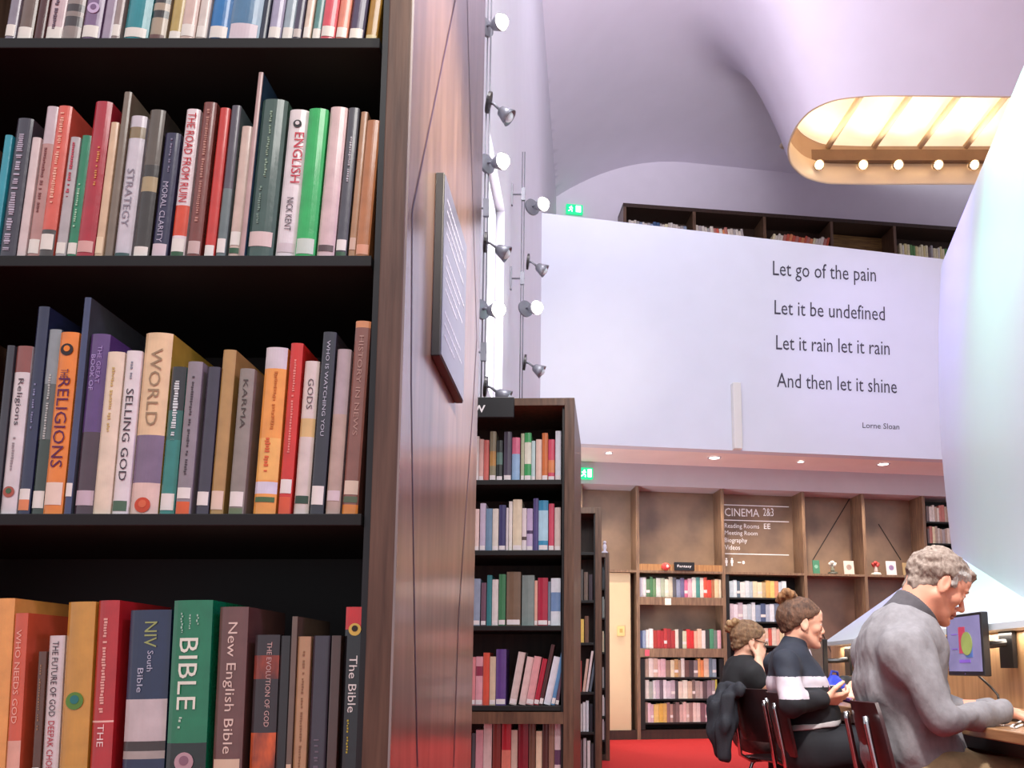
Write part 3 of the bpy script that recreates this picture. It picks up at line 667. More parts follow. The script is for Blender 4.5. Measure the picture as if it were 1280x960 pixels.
# ------------------------------------------------------------------ books on the near bookcase
PAGE = M('ddd0b8', 0.8, 0.12, 60, stretch=(60, 1, 1), name='page_edges')
def cover_mat(h):
    if h[0] == '!': return M(h[1:], 0.25, 0, 45, coat=0.8, crough=0.09, stretch=(1, 1, 0.4), name='flame_print', col2='4a1410')
    return M(h, 0.25, 0.12, 30, coat=0.8, bump=0.05, bscale=60, crough=0.09, name='book_cover')
def flat_mat(h): return M(h, 0.5, 0.06, 30, name='book_print')
def detailed_book(label, loc, w, h, depth, lean, hexc, bands=(), texts=(), labels=(), group=None, emblem=None):
    t = thing('book', label, 'book', loc, 0, group)
    t.rotation_euler = (0, lean, 0)
    ox = -w if lean >= 0 else 0.0
    bulge = min(0.006, w*0.14); th = min(0.0028, w*0.14)
    NA = 8
    def arc(u): return Vector((ox + w*u, bulge*(1-math.sin(math.pi*min(1, max(0, u)))**0.6), 0))
    ap = [arc(i/NA) for i in range(NA+1)]
    zl = sorted(set([0.0, h] + [f*h for b in bands for f in b[:2]]))
    mats = [cover_mat(hexc)] + [cover_mat(b[2]) for b in bands]
    m = MB()
    outer = [Vector((ox, depth, 0))] + ap + [Vector((ox+w, depth, 0))]
    inner = [Vector((ox+w-th, depth, 0)), Vector((ox+w-th, bulge+th, 0)), Vector((ox+th, bulge+th, 0)), Vector((ox+th, depth, 0))]
    loop = outer + inner; n = len(loop)
    for zi in range(len(zl)-1):
        za, zb2 = zl[zi], zl[zi+1]; mi = 0
        for bi, b in enumerate(bands):
            if b[0]*h-1e-6 <= za and zb2 <= b[1]*h+1e-6: mi = bi+1
        for i in range(n):
            a, b = loop[i], loop[(i+1) % n]
            spine = 1 <= i <= NA
            Z0, Z1 = Vector((0, 0, za)), Vector((0, 0, zb2))
            m.add([a+Z0, b+Z0, b+Z1, a+Z1], [(0, 1, 2, 3)], mi if spine else 0)
    for z, rev in ((0, True), (h, False)):
        Zv = Vector((0, 0, z))
        caps = [[outer[0], outer[1], inner[2], inner[3]], [inner[1], inner[0], outer[-1], outer[-2]][::-1], ap + [inner[1], inner[2]]]
        for c in caps:
            vs = [p+Zv for p in c]; m.add(vs, [tuple(range(len(vs))) if not rev else tuple(reversed(range(len(vs))))], 0)
    cv = m.build('cover', mats, t)
    m = MB(); m.box((ox+th, bulge+th+0.0005, 0.004), (ox+w-th, depth-0.004, h-0.004)); m.build('pages', PAGE, t)
    if labels:
        m = MB(); lm = []
        for li, (f0, f1, hx) in enumerate(labels):
            lm.append(M(hx, 0.35, 0.05, 40, coat=0.2, name='paper_label'))
            for i in range(NA):
                u0, u1 = 0.06+0.88*i/NA, 0.06+0.88*(i+1)/NA
                a, b = arc(u0), arc(u1); off = Vector((0, -0.0007, 0))
                m.add([a+off+Vector((0, 0, f0*h)), b+off+Vector((0, 0, f0*h)), b+off+Vector((0, 0, f1*h)), a+off+Vector((0, 0, f1*h))], [(0, 1, 2, 3)], li)
        m.build('spine_label', lm, t)
    if emblem:
        f, r, h1, h2 = emblem; m = MB()
        m.lathe([(w*r, 0), (w*r, 0.0005)], Matrix.Translation((ox+w/2, -0.0004, f*h)) @ Matrix.Rotation(math.pi/2, 4, 'X'), 20, 0)
        m.lathe([(w*r*0.5, 0), (w*r*0.5, 0.0004)], Matrix.Translation((ox+w/2, -0.0010, f*h+w*r*0.15)) @ Matrix.Rotation(math.pi/2, 4, 'X'), 20, 1)
        m.build('emblem', [flat_mat(h1), flat_mat(h2)], t)
    if texts:
        m = MB(); tm = []
        for ti, (body, f0, f1, hx, c0, c1) in enumerate(texts):     # reads downward from f1 to f0; c0..c1 across the spine
            tm.append(flat_mat(hx))
            if body == '~':                                          # line of print too small to read
                rr = random.Random(int(f0*1e4)+int(w*1e5)); z = f1*h
                while z > f0*h:
                    l = rr.uniform(0.0016, 0.0034); c = (c0+c1)/2+rr.uniform(-.02, .02); q = w*(c1-c0)/2*rr.uniform(0.5, 0.85)
                    m.box((ox+w*c-q, -0.0012, max(f0*h, z-l)), (ox+w*c+q*0.8, -0.0003, z), ti); z -= l+(0.0014 if rr.random() > .18 else 0.006)
            else:
                text_into(m, body, lambda u, v: Vector((ox + w*(c0+(c1-c0)*v), -0.0012, h*(f1+(f0-f1)*u))), ti)
        m.build('title_lettering', tm, t)
    return t

LW = 'e6e3d8'
def shelf_row(rows, ybot, z, lean0, lean1, shelfname, depth=0.155, case='near bookcase', D=D0+0.022):
    n = len(rows); px = None; names = [r[4] for r in rows]; seen = {}
    for i, r in enumerate(rows):
        xl_, xr_, yt, hx, desc = r[:5]; o = r[5] if len(r) > 5 else {}
        lean = lerp(lean0, lean1, max(0, min(1, (xl_+xr_)/2/470)))
        a = P(xl_, ybot, D); b = P(xr_, ybot, D)
        X0, X1 = a.x, b.x
        if px is not None and X0 < px+0.0006: X0 = px+0.0006
        if X1 < X0+0.008: X1 = X0+0.008
        px = X1
        vw = (737-xl_)/7000
        h = (P(xl_, yt, D).z-z)/math.cos(lean) if 'h' not in o else o['h']
        wd = (X1-X0)*math.cos(lean)-0.0004
        jit = o.get('off', ((i*37) % 7)*0.0010)
        px_pivot = X1 if lean >= 0 else X0
        prv = names[i-1] if i else None; nxt = names[i+1] if i+1 < n else None
        if 'title' in o: lab = '%s book titled %s on the %s of the %s' % (desc, o['title'], shelfname, case)
        elif prv and nxt: lab = '%s book between the %s and %s ones, %s of %s' % (desc, prv, nxt, shelfname, case)
        elif nxt: lab = '%s book at the left frame edge beside the %s one, %s of %s' % (desc, nxt, shelfname, case)
        else: lab = '%s book at the right end of the %s of the %s' % (desc, shelfname, case)
        lab = unique(lab, '%s book, %s from the left on the %s of %s' % (desc, ORD[i], shelfname, case)) if px is not None else lab
        labs = o.get('lab', [(0.035, 0.125, LW)])
        dep = o.get('dep', depth)
        detailed_book(lab, (px_pivot, D+jit, z+0.0006), wd, h, dep, lean, hx, o.get('bands', ()), o.get('t', ()), labs or (), 'books on the %s of the near bookcase' % shelfname, o.get('emblem'))

G = '2f5a3a'
row1 = [
 (4, 17, 0, '8a8490', 'grey lilac', {'h': .225}), (17, 37, 0, '6d5a4f', 'taupe', {'h': .21, 'lab': [(.0, .12, LW)]}), (38, 50, 0, '4a1714', 'dark maroon', {'h': .22, 'lab': None}),
 (50, 73, 0, 'cdb6b8', 'pinkish white', {'h': .23, 't': [('~', .1, .5, '6a5a68', .35, .6)]}), (73, 97, 0, '8c8078', 'striped grey', {'h': .22, 'bands': [(.12, .2, '3a3030'), (.24, .3, '3a3030')], 'lab': None}),
 (97, 120, 0, '7d6487', 'flowered purple', {'h': .23, 'emblem': (.26, .34, 'c8b4d4', '7d6487')}), (122, 137, 0, 'a294a6', 'lilac', {'h': .21, 'lab': None}), (137, 148, 0, '9a8a84', 'brown grey', {'h': .225}),
 (150, 181, 0, '1f8a92', 'teal', {'h': .235, 'lab': [(.03, .1, LW)]}), (182, 203, 0, 'a89880', 'speckled cream', {'h': .22, 'bands': [(.2, .26, '2a2420'), (.32, .36, '2a2420')], 'lab': [(.0, .06, '6a4a44')]}),
 (206, 222, 0, 'b8a15a', 'gold', {'h': .21, 'lab': [(.0, .1, LW)]}), (222, 241, 0, 'd6bdb0', 'blush pink', {'h': .235}), (241, 255, 0, 'd8cfc4', 'off white', {'h': .225}),
 (256, 281, 0, '1d74b4', 'bright blue', {'h': .23}), (282, 321, 0, '4d7da0', 'thick steel blue', {'h': .24, 'lab': [(.0, .12, 'd8ccd2')]}), (322, 331, 0, '1c2238', 'thin navy', {'h': .22, 'lab': None}),
 (331, 348, 0, 'a8a5bd', 'pale lavender', {'h': .215}), (348, 363, 0, '9db0b8', 'pale blue', {'h': .22}), (364, 375, 0, '4a4258', 'dusky purple', {'h': .21, 'lab': [(.03, .1, 'c8c0b8')]}),
 (376, 386, 0, 'e0cdb8', 'cream', {'h': .205}), (387, 398, 0, '5c8f8a', 'sea green', {'h': .205, 'lab': [(.02, .12, LW)]}), (399, 417, 0, 'd8505c', 'coral red', {'h': .2}),
 (417, 432, 0, 'dc8870', 'orange pink', {'h': .195}), (433, 452, 0, '4a3e5a', 'plum', {'h': .19}), (454, 469, 0, 'b5882c', 'dark gold', {'h': .175, 'lab': [(.02, .08, 'e8d8a0')]})]
row2 = [
 (-16, -6, 169, '2a98a8', 'turquoise', {'lab': None}), (-5, 16, 147, '3c3a46', 'silver patterned black', {'t': [('~', .05, .88, 'b8b4c4', .25, .75)], 'lab': None}), (17, 28, 170, 'd8c8c4', 'lilac edged cream', {'lab': None}),
 (29, 44, 130, 'b88c84', 'dusty pink', {'bands': [(.75, 1, 'c8b8bc')], 't': [('~', .3, .72, '8a5a58', .3, .6)]}), (46, 64, 132, 'd8604e', 'salmon', {'t': [('~', .35, .95, 'f0b8a0', .3, .65)], 'bands': [(0, .18, '4a4440')], 'lab': [(.05, .15, LW)]}),
 (66, 79, 170, 'b4b0b0', 'pale grey', {'t': [('~', .5, .95, 'c05060', .3, .7)]}), (79, 92, 167, '23845c', 'green', {'t': [('~', .25, .6, 'a8d8b8', .3, .6)]}),
 (93, 115, 127, 'ab2032', 'thick crimson', {'lab': [(.03, .10, 'd8a8a0')], 't': [('~', .45, .7, 'd89858', .55, .72)]}), (116, 126, 152, 'd8bc98', 'slim cream', {'lab': [(.03, .15, 'e8d4b0')]}), (127, 137, 113, '7a6e5e', 'tall olive grey', {'lab': None}),
 (138, 159, 142, 'cdcad0', 'pale white', {'title': 'STRATEGY', 'bands': [(.84, .92, '8a7a58')], 't': [('STRATEGY', .22, .62, '8a8894', .25, .7)], 'lab': [(0, .04, '3a5a58')]}),
 (164, 184, 137, '38342e', 'thick charcoal', {'bands': [(.44, .54, 'a89870'), (.62, 1, '5c5448')], 'lab': [(.0, .07, LW)]}),
 (186, 206, 165, '2a2748', 'navy', {'title': 'MORAL CLARITY', 't': [('MORAL CLARITY', .12, .6, 'b8b4c8', .3, .65), ('~', .68, .95, '8a88a0', .45, .6)], 'lab': [(.01, .11, 'd4c4c8')]}),
 (209, 227, 134, 'e6dada', 'white and red', {'title': 'THE ROAD FROM RUIN', 'bands': [(.15, .35, 'd84a28')], 't': [('THE ROAD FROM RUIN', .37, .97, 'c01828', .2, .8)], 'lab': [(.045, .13, LW), (.0, .045, G)]}),
 (232, 249, 128, '7a3e34', 'brown maroon', {'t': [('~', .2, .95, 'b8887a', .35, .65)], 'lab': [(.02, .1, 'c8b0a8')]}), (253, 266, 134, 'c8362c', 'bright red', {'lab': [(.01, .08, LW)]}), (267, 279, 130, '6a7a78', 'slim grey green', {'bands': [(.45, 1, '54505a')]}),
 (282, 296, 155, 'd2bcac', 'beige', {'lab': [(.1, .2, LW), (.04, .08, G)]}), (298, 303, 90, '2f4a62', 'tall slim pink edged', {'lab': None, 'dep': .225, 'bands': [(.0, 1, 'b89a94')]}),
 (304, 338, 123, '3f5a50', 'thick grey green', {'t': [('~', .5, .92, '8aa890', .38, .5), ('~', .2, .44, '7a9888', .28, .4)], 'lab': [(.07, .16, 'd8c4bc')], 'bands': []}),
 (341, 366, 135, 'e2dcda', 'white', {'title': 'THE ENGLISHMAN', 't': [('ENGLISH', .5, .84, 'c43848', .42, .92), ('NICK KENT', .18, .4, '4a4448', .36, .7)], 'emblem': (.9, .22, '2a282c', 'd8d4d4'), 'lab': [(.04, .1, 'cfc4c4')]}),
 (367, 392, 136, '2cb45c', 'bright green', {'lab': [(.02, .12, 'c8d8c8')]}), (394, 416, 133, 'd4bcb8', 'pinkish cream', {'lab': [(.04, .08, '5a4a4a')]}),
 (417, 431, 133, '4c4e54', 'slate', {'t': [('~', .5, .8, 'b8bcc0', .4, .65)], 'lab': [(.05, .12, LW), (.01, .04, G)]}), (433, 442, 137, 'b48a64', 'slim tan', {'lab': [(.06, .14, 'd8b8a4')]}), (443, 460, 150, 'bc7c4c', 'copper', {'lab': [(.02, .09, 'e8a888')]})]
row3 = [
 (-14, -4, 432, '34343c', 'charcoal', {}), (-3, 17, 432, 'd8d2d0', 'white', {'title': 'Religions', 'bands': [(.84, 1, '8a5048')], 't': [('Religions', .52, .8, '4a4448', .3, .75), ('~', .25, .45, '9a9494', .4, .6)], 'emblem': (.13, .36, 'a85a4a', '4a6a48'), 'lab': None}),
 (18, 33, 382, '262c4a', 'tall navy', {'t': [('~', .4, .62, '8a90b0', .4, .6)], 'lab': [(.07, .12, LW), (.02, .07, 'e08858')]}), (34, 50, 410, '5c6462', 'mossy grey', {'bands': [(.0, .4, '37463c'), (.7, 1, '8a9496')], 't': [('~', .4, .75, 'b8c0b8', .4, .65)]}),
 (51, 75, 415, 'e8862c', 'orange', {'title': 'RELIGIONS', 't': [('RELIGIONS', .25, .74, '5a1f4e', .22, .85), ('THE', .74, .79, '5a1f4e', .3, .7)], 'emblem': (.90, .34, '2a2020', 'e8862c'), 'lab': [(.05, .17, 'e8d4c0')]}),
 (77, 86, 371, '4a4e54', 'tall slim blue', {'dep': .23, 'bands': [(.0, 1, '3a4468')], 'lab': [(.08, .14, LW)]}), (88, 113, 416, '5c3f78', 'purple', {'title': 'THE GREAT BOOK', 't': [('THE GREAT', .72, .93, 'a894c8', .5, .72), ('BOOK OF', .68, .88, 'a894c8', .2, .42)], 'bands': [(.0, .45, '4a3640')], 'lab': [(.05, .13, 'c8b4bc')]}),
 (114, 136, 440, 'e4d4b8', 'cream', {'t': [('~', .5, .9, 'c8b070', .4, .6)], 'lab': None}), (137, 157, 438, 'e0dad6', 'white', {'title': 'SELLING GOD', 't': [('SELLING GOD', .2, .76, '3a3438', .3, .78), ('~', .82, .93, '8a9098', .4, .6)], 'lab': [(.02, .08, '4a6a50')]}),
 (157, 193, 415, 'b8963c', 'thick cream and purple', {'title': 'WORLD', 'bands': [(.43, 1, 'e6c89a'), (.17, .43, '7a6880'), (.0, .17, 'e0c4b4')], 't': [('WORLD', .48, .91, '9a8464', .32, .74)], 'emblem': (.05, .28, 'c84a2c', 'd86a44'), 'lab': None}),
 (195, 214, 457, '2c8478', 'teal', {'bands': [(.7, 1, '2a2a2c'), (.5, .7, '2c6a60')], 't': [('~', .5, .9, 'd8e4e0', .3, .75)], 'lab': [(.03, .14, LW)]}),
 (217, 236, 452, '8c8488', 'grey', {'t': [('~', .25, .9, '4a4448', .4, .6)], 'lab': [(.1, .17, LW), (.0, .08, 'd86030')]}), (242, 258, 458, '3a3644', 'dark plum', {'lab': [(.06, .15, LW)]}), (259, 276, 436, 'b08c50', 'golden tan', {'lab': [(.03, .14, 'e4ccb4')]}),
 (284, 303, 461, '8c8478', 'grey beige', {'title': 'KARMA', 't': [('KARMA', .58, .92, '4a443c', .35, .68)], 'lab': [(.05, .15, LW), (.0, .04, '6a7a58')]}),
 (314, 342, 434, 'eca048', 'orange yellow', {'bands': [(.87, 1, 'cfc8c8'), (.12, .19, 'd8d4e0'), (.2, .45, 'f0b860')], 't': [('~', .5, .85, 'c87830', .5, .7), ('~', .25, .45, 'd86838', .3, .6)], 'lab': [(.07, .1, '4a6a3c')]}),
 (345, 361, 428, 'cc2c22', 'scarlet', {'t': [('~', .35, .9, 'e89080', .4, .65)], 'lab': [(.12, .2, LW), (.0, .1, 'd85a38')]}),
 (364, 383, 450, 'd8ccc0', 'white', {'title': 'GODS', 't': [('GODS', .68, .88, '5a5450', .35, .75)], 'bands': [(.5, .62, 'd8b878')], 'lab': [(.07, .12, '2f4a38')]}),
 (386, 403, 415, '2e3038', 'black', {'title': 'WHO IS WATCHING YOU', 't': [('WHO IS WATCHING YOU', .42, .95, 'b8bcc4', .38, .65)], 'lab': [(.05, .15, LW)]}), (405, 423, 436, 'b0a0a0', 'pinkish grey', {'bands': [(.0, .6, 'b8a090')], 'lab': [(.08, .14, 'd8c8c8')]}),
 (425, 445, 400, '8a5c50', 'tall mauve brown', {'bands': [(.965, 1, 'e09a68'), (.0, .05, 'e08838')], 't': [('HISTORY IN NEWS', .4, .92, 'b89488', .35, .65)], 'lab': [(.1, .17, 'e0ccb8'), (.06, .09, '5a6a50')]})]
row4 = [
 (-28, 3, 749, 'e4a050', 'amber', {'lab': None}), (4, 21, 767, 'd05a3a', 'orange red', {'title': 'WHO NEEDS GOD', 't': [('WHO NEEDS GOD', .35, .9, 'f0b8a0', .3, .7)], 'bands': [(.0, .25, 'e0a890')], 'lab': None}),
 (36, 46, 815, '5a3a2a', 'slim brown', {'t': [('~', .4, .9, '9a7a5a', .4, .6)]}), (47, 67, 795, 'd6ccc8', 'white', {'title': 'THE FUTURE OF GOD', 't': [('THE FUTURE OF GOD', .45, .96, '2e2a2e', .32, .72), ('DEEPAK CHOPRA', .03, .42, 'b02838', .32, .72)], 'lab': None}),
 (70, 105, 753, 'c89438', 'mustard yellow', {'emblem': (.45, .32, '5a8a3c', '2a7a78'), 'lab': None}), (108, 135, 751, 'b42428', 'red', {'title': 'THE', 't': [('~', .38, .9, 'e8b0a0', .35, .6), ('THE', .2, .32, 'f0d8d0', .35, .65)], 'bands': [(.33, .34, 'e8b8a8')], 'lab': None}),
 (147, 200, 763, '1c2c4c', 'navy and white', {'bands': [(.24, .48, 'c4bab8'), (.185, .24, '3a302c'), (.14, .185, 'a8a098')], 't': [('NIV', .78, .93, '9aa868', .42, .72), ('South', .64, .76, 'b8c0d0', .52, .66), ('Bible', .52, .66, 'b8c0d0', .3, .44)], 'lab': None}),
 (204, 254, 751, '0e7a50', 'thick green', {'title': 'BIBLE', 't': [('BIBLE', .4, .79, 'e4ecd8', .25, .72), ('~', .82, .93, 'a8d0b8', .25, .3), ('~', .84, .92, 'a8d0b8', .45, .5), ('~', .86, .92, 'a8d0b8', .65, .7), ('~', .3, .36, 'b8d8c0', .3, .4)], 'bands': [(.03, .22, '16241f')], 'emblem': (.12, .24, 'b89aa0', '8a6a78'), 'lab': None}),
 (262, 299, 759, '6a4640', 'thick brown', {'title': 'New English Bible', 't': [('New English Bible', .17, .91, 'e0ccbc', .28, .7)], 'lab': [(.02, .14, 'd8c0a4')]}),
 (308, 340, 794, '2a1c20', 'black flame patterned', {'title': 'THE EVOLUTION OF GOD', 't': [('THE EVOLUTION OF GOD', .38, .95, 'c8a8a0', .55, .75)], 'bands': [(.0, .34, '!e8641c'), (.7, .86, '!a83c18')], 'lab': None}),
 (341, 355, 795, '1c1516', 'black', {'lab': None}), (356, 362, 771, '6a5648', 'tall slim taupe', {'lab': [(.0, .12, 'd8c0a4')]}), (363, 380, 796, 'b48c64', 'beige', {'t': [('~', .1, .9, '8a6444', .45, .65)], 'lab': None}),
 (382, 404, 795, '36303c', 'dark violet grey', {'t': [('~', .1, .3, '6a6470', .3, .7)], 'lab': None}), (407, 419, 795, '4a342c', 'dark brown', {'lab': None}),
 (422, 449, 759, '121114', 'black and red', {'title': 'The Bible', 'bands': [(.87, 1, 'c81c20')], 't': [('The Bible', .4, .72, 'e4e0dc', .3, .68), ('~', .17, .36, 'b8a838', .3, .4)], 'emblem': (.87, .3, 'd8b858', '2a2018'), 'lab': None})]
shelf_row(row1, 47, zsn[0], 0.06, 0.09, 'top shelf')
shelf_row(row2, 318, zsn[1], 0.034, 0.048, 'second shelf')
shelf_row(row3, 641, zsn[2], 0.004, 0.034, 'third shelf')
shelf_row(row4, 976, zsn[3], -0.035, 0.004, 'bottom shelf')

# ------------------------------------------------------------------ smaller books: one mesh (cover with rounded spine, pages) and a label
def small_book(label, loc, w, h, depth, hexc, lean=0.0, rotz=0.0, group=None, band=None, label_h=None, parent_label=True):
    m = MB(); b = min(0.004, w*0.15); th = min(0.002, w*0.12); pv = w if lean > 0 else 0.0
    pts = [(0, depth), (0, b), (w*0.2, b*0.3), (w*0.5, 0), (w*0.8, b*0.3), (w, b), (w, depth), (w-th, depth), (w-th, b+th), (th, b+th), (th, depth)]
    pts = [(x-pv, y) for x, y in pts]
    n = len(pts)
    zs = [0.0, h] if not band else [0.0, band[0]*h, band[1]*h, h]
    for zi in range(len(zs)-1):
        mi = 2 if (band and zi == 1) else 0
        for i in range(n):
            (xa, ya), (xb, yb) = pts[i], pts[(i+1) % n]
            m.add([(xa, ya, zs[zi]), (xb, yb, zs[zi]), (xb, yb, zs[zi+1]), (xa, ya, zs[zi+1])], [(0, 1, 2, 3)], mi if 1 <= i <= 4 else 0)
    for z, rv in ((0, 1), (h, 0)):
        for c in ((0, 1, 9, 10), (1, 2, 3, 4, 5, 8, 9), (5, 6, 7, 8)):
            vs = [(*pts[k], z) for k in c]; m.add(vs, [tuple(reversed(range(len(c)))) if rv else tuple(range(len(c)))], 0)
    m.box((th-pv, b+th, 0.003), (w-th-pv, depth-0.003, h-0.003), 1)
    mats = [M(hexc, 0.35, 0.10, 30, coat=0.2, name='book_cover'), PAGE] + ([M(band[2], 0.35, 0.10, 30, coat=0.2, name='book_cover')] if band else [])
    o = m.build('book', mats, None, loc=(loc[0], loc[1], loc[2]))
    o.rotation_euler = Euler((0, lean, rotz), 'XYZ')
    tag(o, label, 'book', group)
    if label_h:
        m = MB(); z0, z1 = label_h
        pp = [(w*0.05-pv, b*0.75-0.0006), (w*0.2-pv, b*0.3-0.0006), (w*0.5-pv, -0.0006), (w*0.8-pv, b*0.3-0.0006), (w*0.95-pv, b*0.75-0.0006)]
        for (xa, ya), (xb, yb) in zip(pp[:-1], pp[1:]): m.add([(xa, ya, z0*h), (xb, yb, z0*h), (xb, yb, z1*h), (xa, ya, z1*h)], [(0, 1, 2, 3)])
        m.build('spine_label', M('e2d8d8', 0.4, 0.05, 30, name='paper_label'), o)
    return o

def mid_row(rows, ybot, z, shelfname, case, D, lean_fn=None, depth=0.15, xmax=None, group=None, labels=True, ylab=None):
    px = None; n = len(rows); cs = [cname(r[3]) for r in rows]
    for i, r in enumerate(rows):
        xl_, xr_, yt, hx = r[:4]; lean = r[4] if len(r) > 4 else 0.0
        a, b = P(xl_, ybot, D), P(xr_, ybot, D); X0, X1 = a.x, b.x
        if px is not None and X0 < px+0.0008: X0 = px+0.0008
        if X1 < X0+0.01: X1 = X0+0.01
        px = X1; h = P(xl_, yt, D).z - z
        wd = X1-X0
        if lean: h /= math.cos(lean); wd *= math.cos(lean)
        prv = cs[i-1] if i else 'left end'; nx = cs[i+1] if i+1 < n else 'right end'
        if i and i+1 < n: lab = '%s book between %s and %s ones, %s of the %s' % (cs[i], prv, nx, shelfname, case)
        elif i: lab = '%s book at the right end of the %s of the %s' % (cs[i], shelfname, case)
        else: lab = '%s book at the left end of the %s of the %s' % (cs[i], shelfname, case)
        lab = unique(lab, '%s book, %s from the left on the %s of the %s' % (cs[i], ORD[i], shelfname, case))
        band = r[5] if len(r) > 5 else None
        small_book(lab, (X1 if lean > 0 else X0, D+0.001*((i*5) % 6), z+0.0006), wd-0.0006, h, depth, hx, lean, 0, group or 'books on the %s of the %s' % (shelfname, case), band, (0.02, 0.11) if labels and i % 4 != 3 else None)

mc = 'middle bookcase'
def conv(l, sx, ox, oy, sy): return [(ox+a/sx, ox+b/sx, oy+y/sy) + tuple(r) for a, b, y, *r in l]
A = conv([(30, 57, 225, 'cfc4b8'), (58, 75, 230, 'ddd5cf'), (76, 100, 245, 'd9b0a6'), (101, 128, 250, 'cf6a60'), (132, 165, 205, '8a8468', 0, (.3, .6, 'b88a48')), (168, 200, 252, '262c2a', 0, (.4, .7, '5a7a70')), (206, 246, 208, '4c4658'), (248, 290, 236, 'd06a88', 0, (.0, .62, '8fb0d0')), (295, 313, 215, 'a8b090'), (313, 350, 212, '3c9a58', 0, (.35, .8, 'd6d6c4')), (351, 371, 255, 'b4cfcd'), (374, 405, 247, 'dcc0b2'), (406, 437, 214, 'c8703c'), (438, 473, 246, 'cf5068', 0, (.2, .5, 'd88858')), (476, 506, 202, 'd6dce4')], 4.175, 580, 490, 4.175)
B = conv([(28, 48, 620, 'cbb8a8'), (49, 76, 610, 'dcc4bc'), (80, 110, 580, 'bcb0c4'), (111, 145, 608, '6a8aa4'), (146, 178, 609, 'd4cfc4'), (180, 216, 590, '3c3a68'), (218, 230, 605, 'cfcacc'), (231, 250, 570, 'e0dcd4'), (252, 300, 560, 'd8ccb0'), (301, 325, 606, 'd8cfd0', 0, (.25, .33, '5a4a48')), (326, 358, 608, 'b8a8c8', 0, (.4, .48, '4a3a5c')), (360, 387, 555, '51487c'), (388, 438, 566, '3a8ab0', 0, (.2, .8, 'a8cfe0')), (440, 470, 582, 'c84c64'), (472, 504, 602, 'cfc0b8')], 4.175, 580, 490, 4.175)
C = conv([(12, 34, 90, '8a8078'), (35, 72, 86, '8a98ac'), (76, 100, 105, '6a4a5c'), (103, 126, 70, '2c7a80'), (127, 156, 90, 'd4d0cc'), (158, 190, 66, '3c7a50'), (194, 260, 55, '74604c'), (265, 323, 70, '7a8a86'), (324, 338, 95, 'd8a894'), (339, 386, 82, 'a42840'), (387, 399, 100, '6a7a8a'), (400, 445, 84, 'cdd4dc', 0, (.3, .7, '6a88b0'))], 3.69, 580, 700, 3.69)
Dn = conv([(14, 28, 450, 'b08a80'), (29, 50, 448, 'cf8488'), (51, 84, 446, 'd29aa4', 0, (.6, .8, '8a2c48')), (85, 115, 428, 'cf5038'), (116, 144, 446, 'cdbca0'), (145, 192, 412, '5c3f84'), (206, 240, 428, 'cbbcb6', .17), (250, 282, 450, 'd8bcb8', .17), (283, 318, 448, 'd49a9c', .17), (319, 343, 458, 'a82238', .19), (344, 362, 392, '4a2c2c', .20), (365, 398, 450, 'd0d2dc', .21), (400, 418, 380, '5a88b4', .19), (419, 436, 470, '6a5060', .12)], 3.69, 580, 700, 3.69)
E = conv([(10, 28, 800, '5a4a48'), (29, 48, 800, '4a4a50'), (49, 84, 785, 'cc98a0'), (85, 124, 742, 'd0bcb8'), (128, 166, 744, '7a3028'), (170, 214, 742, 'ac2430', 0, (.3, .6, 'cf7a68')), (215, 244, 785, 'c4b0a0'), (246, 294, 742, '7c1c2a'), (297, 328, 750, '6a4a3c'), (330, 358, 790, 'd8c4a8'), (360, 389, 745, '52302c'), (390, 416, 745, '8a6a5a'), (417, 448, 740, 'cdb8bc', 0, (.4, .6, '5a3c58'))], 3.69, 580, 700, 3.69)
DM = D1+0.03
mid_row(A, 600, zm[0], 'top shelf', mc, DM); mid_row(B, 688, zm[1], 'second shelf', mc, DM); mid_row(C, 782, zm[2], 'third shelf', mc, DM)
mid_row(Dn, 882, zm[3], 'fourth shelf', mc, DM); mid_row(E, 995, zm[4], 'fifth shelf', mc, DM)
# thin bookcase behind the middle one
k = 'narrow bookcase behind'
mid_row([(724, 730, 774, 'd8b458', 0.0), (731, 736, 770, '6a4a3a')], 803, z2[2], 'third shelf', k, D2+0.03, labels=False)
mid_row([(722, 727, 826, 'b04848'), (728, 731.5, 824, 'c8a898', .12), (732, 735, 814, 'd8c8c8', .14), (736, 739, 826, '5a6470', .16)], 865, z2[3], 'fourth shelf', k, D2+0.03, labels=False)
mid_row([(724, 728, 880, 'b8b4b4'), (728.5, 732, 878, 'd0d0d4'), (732.5, 736, 876, 'c4c8d0'), (737, 741, 880, '20242c')], 915, z2[4], 'fifth shelf', k, D2+0.03, labels=False)
mid_row([(724, 728, 925, '5a4a4c'), (729, 733, 923, 'a8a0a4'), (734, 738, 926, 'cbc4c4'), (739, 742, 930, '3a3a40')], 965, z2[5], 'bottom shelf', k, D2+0.03, labels=False)
mid_row([(724, 729, 712, '4a4440'), (730, 735, 715, '6a5a50'), (736, 741, 718, '3a3038')], 750, z2[1], 'second shelf', k, D2+0.03, labels=False)
k = 'farthest bookcase'
for si, (yb, cols) in enumerate(((735, ['3a4044', '6a7074']), (772, ['8a9490', 'b8b4a8']), (815, ['c8bca0', '6a7468']), (860, ['9a9a98', '4a4c52']), (895, ['d8d0d0', 'b8b0b4']), (925, ['c4bcc0', '8a7a80']))):
    mid_row([(753+i*2.2, 755+i*2.2, yb-26+i*3, c) for i, c in enumerate(cols)], yb, z3[si], ORD[si]+' shelf', k, D3+0.03, labels=False)

